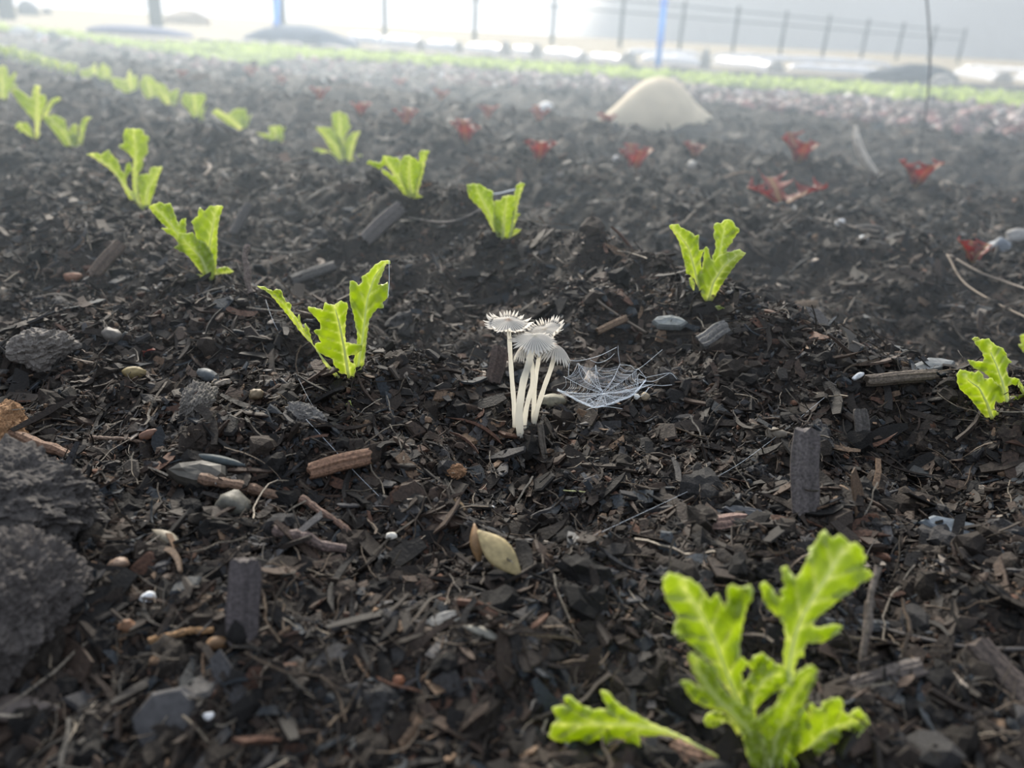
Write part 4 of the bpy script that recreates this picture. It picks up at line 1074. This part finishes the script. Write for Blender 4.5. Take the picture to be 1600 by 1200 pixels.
K('pebble', 1337, 594, 22, 9, 8, 30, (.6, .62, .64), 'small shiny white chip on the crest left of the split wood', 'stone chip', 'stone_chip')
K('pebble', 1212, 686, 32, 20, 18, -10, (.22, .19, .15), 'tan stone just above the grey wood slat', 'stone', 'stone')
K('wood', 1342, 670, 48, 20, 9, 95, (.105, .095, .088), 'small dark wood stub upright right of the slat', 'wood chip', tilt_up=1.5)
K('wood', 1120, 829, 78, 27, 18, 4, (.20, .13, .11), 'pinkish brown fibrous wood block above the foreground lettuce', 'wood chip')
K('slate', 1156, 808, 86, 24, 12, -8, (.075, .08, .09), 'dark slate flake behind the pinkish wood block', 'stone flake')
K('clod', 706, 742, 44, 28, 26, 0, (.16, .09, .05), 'reddish brown fibrous tuft right of the wood block', 'soil clod', 'fibre_tuft')
for px, py, L, c, lab in ((238, 941, 20, (.8, .82, .84), 'bright white speck in the lower left soil'), (331, 1124, 14, (.8, .8, .8), 'white speck near the bottom left'), (614, 844, 16, (.78, .74, .66), 'cream white chip left of the curled dry leaves'),
                          (766, 801, 8, (.7, .7, .7), 'tiny white grain between the tan dry leaf tips'), (449, 886, 13, (.42, .34, .2), 'left of two cream crumbs beside the dark grooved slat'), (468, 894, 19, (.42, .33, .16), 'right of two cream crumbs beside the dark grooved slat'),
                          (186, 891, 26, (.30, .2, .14), 'pinkish tan chip in the lower left soil'), (619, 1073, 22, (.30, .12, .06), 'orange crumb near the bottom centre'), (345, 1012, 28, (.24, .14, .07), 'orange-brown crumb right of the orange stick'),
                          (205, 984, 22, (.25, .13, .07), 'orange crumb left of the orange stick'), (498, 1034, 16, (.3, .25, .17), 'tan crumb low in the soil left of centre'), (845, 978, 8, (.4, .2, .16), 'tiny pink grain above the pale low leaf'),
                          (963, 251, 12, (.75, .77, .8), 'white pebble left of the bright red lettuce'), (853, 172, 22, (.75, .76, .78), 'white pebble behind the pale pink lettuce'), (1346, 378, 16, (.6, .62, .62), 'white pebble on the right bed above the crest root'),
                          (1586, 375, 26, (.36, .35, .34), 'pale stone at the right edge near the dark red lettuce'), (1556, 392, 34, (.2, .23, .27), 'bluish grey stone right of the dark red lettuce'), (1311, 352, 16, (.55, .55, .55), 'small white pebble left of the bed pebble'),
                          (1082, 262, 17, (.5, .48, .44), 'pale chip at the foot of the small red lettuce'), (505, 131, 12, (.6, .65, .68), 'white fleck in the far dark bed left of centre'), (392, 113, 10, (.6, .65, .68), 'tiny white fleck far off beyond the green back row')):
    K('pebble', px, py, L, L * .7, L * .7, 10, c, lab, 'pebble' if L > 9 else 'grain', 'pebble')
K('stick', 289, 1000, 84, 11, 9, 15, (.26, .15, .07), 'thin orange-brown stick in the lower left soil', 'stick')
K('slate', 272, 1122, 120, 84, 20, 35, (.06, .058, .06), 'large flat grey stone near the bottom left', 'stone', 'stone', tilt_up=.8)
K('clod', 36, 800, 200, 150, 120, -30, (.075, .068, .064), 'large blurred dark clod at the left edge, uppermost of two', 'soil clod', sink=.35)
K('clod', 22, 965, 180, 190, 130, 0, (.085, .075, .07), 'large blurred dark clod at the left edge below the other', 'soil clod', sink=.35)
K('blade', 266, 857, 72, 18, 10, -36, (.22, .19, .14), 'tan-grey dry leaf blade left of the grooved slat', 'dry leaf')
K('wood', 1086, 1187, 70, 30, 16, -18, (.28, .17, .12), 'pinkish tan wood chip under the pale low leaf', 'wood chip')
K('stick', 1348, 975, 140, 12, 8, 80, (.14, .115, .10), 'thin upright stick right of the foreground lettuce', 'stick', tilt_up=1.4)
K('wood', 1340, 985, 150, 16, 12, -3, (.08, .085, .09), 'dark grey flat wood strip behind the upright stick', 'wood chip')
K('wood', 1372, 1066, 120, 26, 12, 16, (.12, .10, .09), 'grey-brown bark piece right of the foreground lettuce', 'bark piece', 'bark_piece')
K('wood', 1572, 1080, 120, 40, 20, -50, (.09, .07, .06), 'dim brown wood piece in the lower right corner', 'wood chip')
K('wood', 599, 352, 74, 26, 10, 42, (.12, .105, .10), 'flat grey wood slat behind the frilly lettuce', 'wood chip', 'wood_shard', tilt_up=1.)
K('stick', 391, 423, 74, 12, 9, 92, (.14, .11, .095), 'upright pale brown stick right of the pale folded lettuce', 'stick', tilt_up=1.6)
K('wood', 166, 411, 58, 20, 8, 48, (.12, .085, .065), 'brown wood slat at left in the trough', 'wood chip', 'wood_shard', tilt_up=.9)
K('wood', 490, 430, 70, 20, 9, 18, (.085, .08, .078), 'dark wood slat lying behind the frilly lettuce leaves', 'wood chip', 'wood_shard')
K('wood', 378, 345, 50, 14, 8, 60, (.11, .10, .095), 'grey stick-like wood piece above the pale folded lettuce', 'wood chip', tilt_up=1.)
K('wood', 777, 572, 56, 26, 14, 78, (.09, .065, .055), 'dark brown wood stub standing behind the left mushroom', 'wood chip', tilt_up=1.6)
K('wood', 846, 690, 54, 10, 8, 98, (.13, .11, .09), 'thin upright wood stub at the foot of the mushrooms', 'wood chip', tilt_up=1.6)
K('wood', 857, 670, 34, 7, 5, 118, (.12, .10, .08), 'small leaning splinter right of the mushroom foot', 'wood chip', tilt_up=1.4)
K('stick', 905, 774, 48, 2.2, 2, -3, (.55, .55, .28), 'pale yellow straw bit below the web', 'straw', 'straw')
K('pebble', 118, 438, 26, 14, 12, 0, (.24, .11, .06), 'orange-brown crumb in the left trough', 'crumb', 'crumb')
K('pebble', 240, 684, 28, 16, 12, 20, (.22, .11, .07), 'reddish crumb left of the elongated clod', 'crumb', 'crumb')
K('stick', 190, 694, 90, 6, 4, -2, (.17, .12, .09), 'thin brown stick beside the reddish crumb', 'stick')
K('slate', 900, 855, 46, 26, 8, -50, (.10, .10, .10), 'grey flake right of the curled tan dry leaf', 'stone flake')
K('slate', 700, 980, 70, 34, 12, 10, (.095, .10, .105), 'blue-grey stone flake below the tan dry leaf', 'stone flake', 'slate_flake')
K('blade', 755, 1002, 70, 15, 9, -22, (.20, .19, .16), 'pale curved bark sliver below the tan dry leaf', 'bark sliver', 'bark_sliver')
K('blade', 30, 1116, 130, 34, 14, 3, (.10, .08, .07), 'blurred pinkish bark sliver at the bottom left edge', 'bark sliver', 'bark_sliver')

# the pale curved stick and the boulder further back
Bs = hit(1366, 272); pts = [Bs + Vector((0, 0, -.004)), at_depth(1366, 270, Bs.y), at_depth(1350, 248, Bs.y), at_depth(1339, 220, Bs.y + .003), at_depth(1337, 196, Bs.y + .008)]
mb = MB(); s_ = Bs.y * 1.1 / F; mb.tube(spline(pts, 30), [s_ * q for q in np.interp(np.linspace(0, 1, 30), [0, .5, .8, 1], [3.5, 6.5, 5.5, 1.5])], 8)
tag(mb.obj('curved_stick', plain('pale_stick', (.62, .57, .50), .7, .3, 200, .35)), 'pale curved stick standing up on the far bed', 'stick')


def boulder():
    P = hit(1039, 199); s = (P - Vector((0, 0, CAMH))).length / F
    V0, Fc = ICO4; V = lump(V0, .03, 2., 12)
    pr = [(-95, 0), (-90, 8), (-72, 26), (-55, 44), (-40, 59), (-28, 67), (-10, 74), (10, 74), (22, 68), (34, 56), (46, 43), (58, 35), (70, 28), (82, 16), (90, 5), (93, 0)]
    out = []
    for v in V:
        x = v[0] * 93; h = np.interp(x, [p[0] for p in pr], [p[1] for p in pr]) / math.sqrt(max(.05, 1 - min(.95, (x / 97) ** 2)))
        z = v[2] * h if v[2] > 0 else v[2] * 14
        z *= (1 - .1 * abs(v[1]))
        out.append((P.x + x * s, P.y + .05 + v[1] * 46 * s, P.z - .004 + z * s * .95 - .055 * x * s))
    m = plain('boulder_stone', (.66, .58, .44), .8, .2, 25, .12, .3, .004)
    tag(mesh_obj('boulder', out, Fc, m), 'smooth pale beige boulder resting on the far soil', 'boulder')


boulder()
P0 = hit(1437, 256)
pts = [P0 + Vector((0, 0, -.01)), at_depth(1440, 215, P0.y), at_depth(1447, 170, P0.y), at_depth(1453, 108, P0.y), at_depth(1452, 50, P0.y), at_depth(1448, 0, P0.y), at_depth(1441, -60, P0.y), at_depth(1430, -140, P0.y)]
mb = MB(); mb.tube(spline(pts, 50), .0016, 8)
tag(mb.obj('wire_stake', plain('dark_wire', (.05, .05, .055), .5)), 'thin dark bent wire stake rising from the soil at right', 'wire stake')
MAT_BLUE = leaf_mat('blue_plastic', (.20, .55, 1), (.24, .6, 1), (.3, .62, 1), (1, 1, 1), .4, .6)
for (u0, v0, u1, v1, lab) in ((432, 66, 433, -30, 'light blue plastic stake in front of a dark post, left of centre'), (1028, 103, 1041, -30, 'light blue plastic stake standing in the green bed behind the boulder')):
    B = hit(u0, v0); T_ = at_depth(u1, v1, B.y + .02); d = (T_ - B)
    r = 4.2 / F * B.y
    root = empty('blue_stake', B, lab, 'stake', 'light blue plastic stakes')
    mb = MB(); mb.tube([B + d * -.03, B + d * .5, B + d * 1.6], r, 10); mb.obj('shaft', MAT_BLUE, root)
    for f in (.3, .75): mb = MB(); mb.tube([B + d * (f - .03), B + d * f, B + d * (f + .03)], r * 1.25, 10); mb.obj('collar', MAT_BLUE, root)

# ------------------------------------------------------------------ far beds
gl = [flat(*p) for p in ((60, 54), (150, 72), (300, 93), (500, 93), (800, 113), (1200, 143), (1640, 172))]      # near edge of the green bed
gu = [flat(*p) for p in ((60, 52), (150, 60), (300, 72), (500, 84), (800, 104), (1200, 131), (1640, 158))]      # its far edge


def in_green(X, Y):
    a = X / np.maximum(Y, .1)
    lo = np.interp(a, [p.x / p.y for p in gl], [p.y for p in gl]); hi = np.interp(a, [p.x / p.y for p in gu], [p.y for p in gu])
    return (Y > lo) & (Y < hi)


def t_green():
    V = []; Fc = []
    for k in range(5):
        a = 1.257 * k + random.uniform(-.4, .4); el = random.uniform(.5, 1.2); L = random.uniform(.7, 1); w = .22
        d = np.array([math.cos(a) * math.cos(el), math.sin(a) * math.cos(el), math.sin(el)]); s = np.array([-math.sin(a), math.cos(a), 0]); b = len(V)
        V += [list(-s * .04), list(s * .04), list(d * L * .5 + s * w), list(d * L * .85 + s * w * .8), list(d * L), list(d * L * .85 - s * w * .8), list(d * L * .5 - s * w)]
        Fc.append(tuple(range(b, b + 7)))
    return np.array(V), Fc


gt = [t_green() for _ in range(10)]
n_ = 15000
o = scatter('baby_greens', gt, 60000, 2.6, 9.,   .016, .022, .035, MAT_GREENS, 'long low bed of pale green baby greens before the white sheets', 'plants', .1, (0, .0), grow=.15, dist=.3, region=in_green)
# light gravelly bits and small reddish seedlings over the bed in front of it
pe = [flat(*p) for p in ((0, 60), (300, 110), (600, 125), (900, 140), (1200, 175), (1640, 225))]


def in_pink(X, Y):
    a = X / np.maximum(Y, .1)
    lo = np.interp(a, [p.x / p.y for p in pe], [p.y for p in pe]); hi = np.interp(a, [p.x / p.y for p in gl], [p.y for p in gl])
    return (Y > lo) & (Y < hi - .05) & ((a > -.1) | (rng.random(X.shape) < .6))


scatter('bed_litter', CBB[:6] + SH[:6], 32000, 1.5, 6., .009, .013, .028, MAT_STONE, 'pale pinkish flecks of stones and seedlings over the far bed', 'bed litter', .5, (0, .006), grow=.2, dist=.6, region=in_pink,
        pal=[(.33, .26, .26), (.34, .17, .17), (.16, .13, .13), (.8, .78, .78)], pw=[4, 2.2, 4, .7])
# ragged soil edge behind the greens
ge = lambda off: [flat(*p) for p in ((320, 68 + off), (500, 80 + off), (800, 98 + off), (1200, 124 + off), (1640, 151 + off))]
P = spline(ge(-2), 60)
mb = MB()
V = []; n = len(P)
for i, p in enumerate(P):
    for dy, dz in ((-.10, -.05), (-.05, .02 + .008 * math.sin(i * 2.1)), (.05, .028 + .008 * math.sin(i * 1.3)), (.12, -.05)): V.append((p.x + dy * .3, p.y + dy, float(hgt(p.x, p.y)) + dz))
Fc = [(i * 4 + k, (i + 1) * 4 + k, (i + 1) * 4 + k + 1, i * 4 + k + 1) for i in range(n - 1) for k in range(3)]
tag(mesh_obj('trim_1', V, Fc, plain('dark_edge', (.05, .05, .055), .8), origin=(0, 0, 0)), kind='structure')


# ------------------------------------------------------------------ white sheets, sandbags, heaps
def far_pt(u, v, zz=None):
    """point on the sinking far ground"""
    p = hit(u, v)
    if p.y > 8.5 or p.y < 0: p = flat(u, v, -.1)
    return p


m_sheet, t_, b_, o_ = new_mat('white_sheet')
b_.inputs['Base Color'].default_value = (.93, .95, 1, 1); b_.inputs['Roughness'].default_value = .18; b_.inputs['Specular IOR Level'].default_value = .9
tr_ = node(t_, 'ShaderNodeBsdfTranslucent'); tr_.inputs[0].default_value = (.93, .95, 1, 1)
ms_ = node(t_, 'ShaderNodeMixShader'); ms_.inputs[0].default_value = .4
t_.links.new(b_.outputs[0], ms_.inputs[1]); t_.links.new(tr_.outputs[0], ms_.inputs[2]); t_.links.new(ms_.outputs[0], o_.inputs[0])


def sheet(u0, v0, u1, v1, hpx, label, rounder=.2):
    A = far_pt(u0, v0); B = far_pt(u1, v1); s = (A.y + B.y) / 2 * 1.1 / F; h = hpx * s
    nx, ny = 26, 12; V = []; dirx = (B - A); side = Vector((-dirx.y, dirx.x, 0)).normalized() * h * 1.1
    for i in range(nx + 1):
        t = i / nx; e_ = (1 - abs(2 * t - 1) ** 6) ** .5 if abs(2 * t - 1) < 1 else 0
        for j in range(ny + 1):
            a = math.pi * j / ny; r = .9 + .07 * math.sin(t * 40 + j) + .05 * math.sin(t * 13)
            p = A + dirx * t + side * (.5 - .5 * math.cos(a)) * 1.6 * max(.2, e_); V.append((p.x, p.y, p.z - .01 + math.sin(a) ** .7 * h * r * e_))
    Fc = [(i * (ny + 1) + j, (i + 1) * (ny + 1) + j, (i + 1) * (ny + 1) + j + 1, i * (ny + 1) + j + 1) for i in range(nx) for j in range(ny)]
    return tag(mesh_obj('plastic_sheet', V, Fc, m_sheet, thick=.003), label, 'plastic sheet', 'white plastic sheets behind the green bed')


for u0, v0, u1, v1, h, lab in ((538, 66, 590, 70, 15, 'leftmost white plastic sheet, just right of the dark heap'), (592, 71, 652, 76, 16, 'white plastic sheet under the post right of the blue stake'),
                               (664, 78, 712, 81, 15, 'white plastic sheet between two grey bags left of the middle post'), (722, 80, 782, 86, 14, 'white plastic sheet below the middle post'),
                               (797, 84, 827, 87, 13, 'shortest white plastic sheet in the strip'), (844, 87, 903, 94, 14, 'white plastic sheet below the post at the hill edge'),
                               (916, 91, 968, 97, 10, 'white plastic sheet left of the right blue stake'), (998, 96, 1092, 103, 13, 'long white plastic sheet crossed by the right blue stake'),
                               (1110, 101, 1202, 111, 15, 'white plastic sheet right of the right blue stake'), (1226, 108, 1400, 120, 11, 'longest white plastic sheet, left of the dark heap at right'),
                               (1484, 116, 1556, 128, 12, 'white plastic sheet right of the thin wire stake'), (1580, 124, 1650, 134, 14, 'white plastic sheet cut off by the right edge')):
    sheet(u0, v0, u1, v1, h, lab)
sheet(980, 85, 1100, 88, 8, 'thin back white plastic sheet behind the right blue stake'); sheet(1108, 90, 1400, 104, 8, 'thin back white plastic sheet running along the fence foot'); sheet(1500, 106, 1640, 116, 6, 'thin back white plastic sheet at the far right')


def heap(px, py, wpx, hpx, c, label, cat, name, seed, depth=.7, mat=None, group=None):
    P = far_pt(px, py); s = P.y * 1.1 / F
    V0, Fc = ICO3; V = lump(V0, .09, 2., seed) * np.array([wpx / 2 * s, wpx / 2 * s * depth, hpx * s])
    V[:, 2] = np.where(V[:, 2] < 0, V[:, 2] * .2, V[:, 2])
    V += np.array([P.x, P.y + wpx / 2 * s * depth * .7, P.z])
    return tag(mesh_obj(name, V, Fc, mat or plain(name + '_mat', c, .9, .2, 12, .2)), label, cat, group)


for k, (u, v, w, h, lab) in enumerate(((657, 79, 15, 14, 'grey weight bag between the second and third white sheets'), (717, 83, 12, 14, 'grey weight bag at the foot of the middle post'), (790, 87, 17, 18, 'grey weight bag left of the shortest sheet'), (836, 90, 18, 19, 'grey weight bag right of the shortest sheet'),
                                (910, 95, 13, 10, 'small grey weight bag near the hill-edge post'), (982, 99, 26, 16, 'tan-grey weight bag left of the right blue stake'), (1101, 106, 16, 24, 'tall grey weight bag right of the right blue stake'), (1214, 112, 24, 14, 'beige weight bag in the middle of the right strip'),
                                (1570, 130, 26, 14, 'beige weight bag near the right edge'), (1477, 134, 34, 14, 'pale bag lying against the dark heap at right'))):
    heap(u, v, w, h, (.36, .35, .33), lab, 'sandbag', 'sandbag', k + 40, group='weight bags on the white sheets')
heap(1440, 130, 120, 22, (.025, .035, .055), 'low dark soil heap behind the thin wire stake', 'soil heap', 'soil_heap', 3)
heap(455, 68, 150, 22, (.06, .09, .16), 'dark bluish soil heap behind the left blue stake', 'soil heap', 'soil_heap', 4)
heap(505, 71, 90, 12, (.06, .09, .16), 'lower dark bank at the right end of the bluish heap', 'soil heap', 'soil_heap', 5)
heap(208, 54, 150, 10, (.07, .09, .2), 'long low dark blue tarp heap by the second dark post', 'tarp', 'tarp_heap', 6)
heap(30, 55, 34, 12, (.6, .62, .62), 'whitish bag at the left edge below the first post', 'bag', 'bag', 7); heap(64, 62, 18, 10, (.6, .62, .64), 'small whitish bag right of the left-edge bag', 'bag', 'bag', 8)
heap(78, 62, 22, 10, (.08, .10, .09), 'small dark clump between two whitish bags, far left', 'clump', 'clump', 9); heap(100, 68, 16, 9, (.6, .62, .64), 'small whitish bag at the start of the green bed', 'bag', 'bag', 10)
heap(286, 38, 64, 18, (.42, .35, .28), 'low tan earth mound beyond the fence at left', 'earth mound', 'earth_mound', 11)
heap(42, 24, 30, 18, (.16, .17, .19), 'dark rounded shrub beyond the fence, far left', 'shrub', 'shrub', 12); heap(72, 22, 14, 8, (.16, .17, .19), 'small dark shrub right of the rounded one', 'shrub', 'shrub', 13)

# ------------------------------------------------------------------ fence
MF = plain('fence_post', (.045, .055, .07), .7, .3)
root = empty('wire_fence', (0, 17.9, -.1), 'long dark post and wire fence running along the field edge', 'fence')
ks = list(range(-3, 13)); yk = [30 * (.531 + .0540 * k + .054) for k in range(-1, 14)]
hF = 1.28; posts = []
for i, y in enumerate(yk):
    x = 1.273 * y - 30
    r = .14 if i < 3 else .055
    mb = MB(); z0 = -.12
    mb.tube([(x, y, z0), (x, y, .6), (x, y, hF if i > 3 else 1.7)], [r, r, r], 10); mb.obj('post', MF, root)
    if i > 3: mb = MB(); mb.tube([(x, y, hF), (x, y, hF + .04)], [r * 1.25, r * .5], 10); mb.obj('post_cap', MF, root)
for z, r in ((1.16, .022), (.86, .022)):
    mb = MB(); mb.tube([(1.273 * y - 30, y - .06, z - .0) for y in yk], r, 6); mb.obj('rail', MF, root)
mb = MB()
for z in np.arange(.0, .85, .12): mb.tube([(1.273 * y - 30, y - .05, z) for y in yk], .0025, 4)
mb.obj('wire_mesh', plain('wire', (.3, .31, .32), .5), root)
# ------------------------------------------------------------------ thin morning mist over the beds
mm = bpy.data.materials.new('mist'); mm.use_nodes = True; t = mm.node_tree; t.nodes.clear()
oo = t.nodes.new('ShaderNodeOutputMaterial'); vs = t.nodes.new('ShaderNodeVolumeScatter')
vs.inputs['Color'].default_value = (.72, .86, 1, 1); vs.inputs['Density'].default_value = .145; vs.inputs['Anisotropy'].default_value = .45
t.links.new(vs.outputs[0], oo.inputs['Volume'])
bm = bmesh.new(); bmesh.ops.create_cube(bm, size=1); me = bpy.data.meshes.new('mist'); bm.to_mesh(me); bm.free(); me.materials.append(mm)
mo = bpy.data.objects.new('morning_mist', me); COL.objects.link(mo); mo.scale = (14, 2.8, .8); mo.location = (0, 1.70, .28)
tag(mo, 'thin pale morning mist hanging low over the far beds', 'mist', kind='stuff')
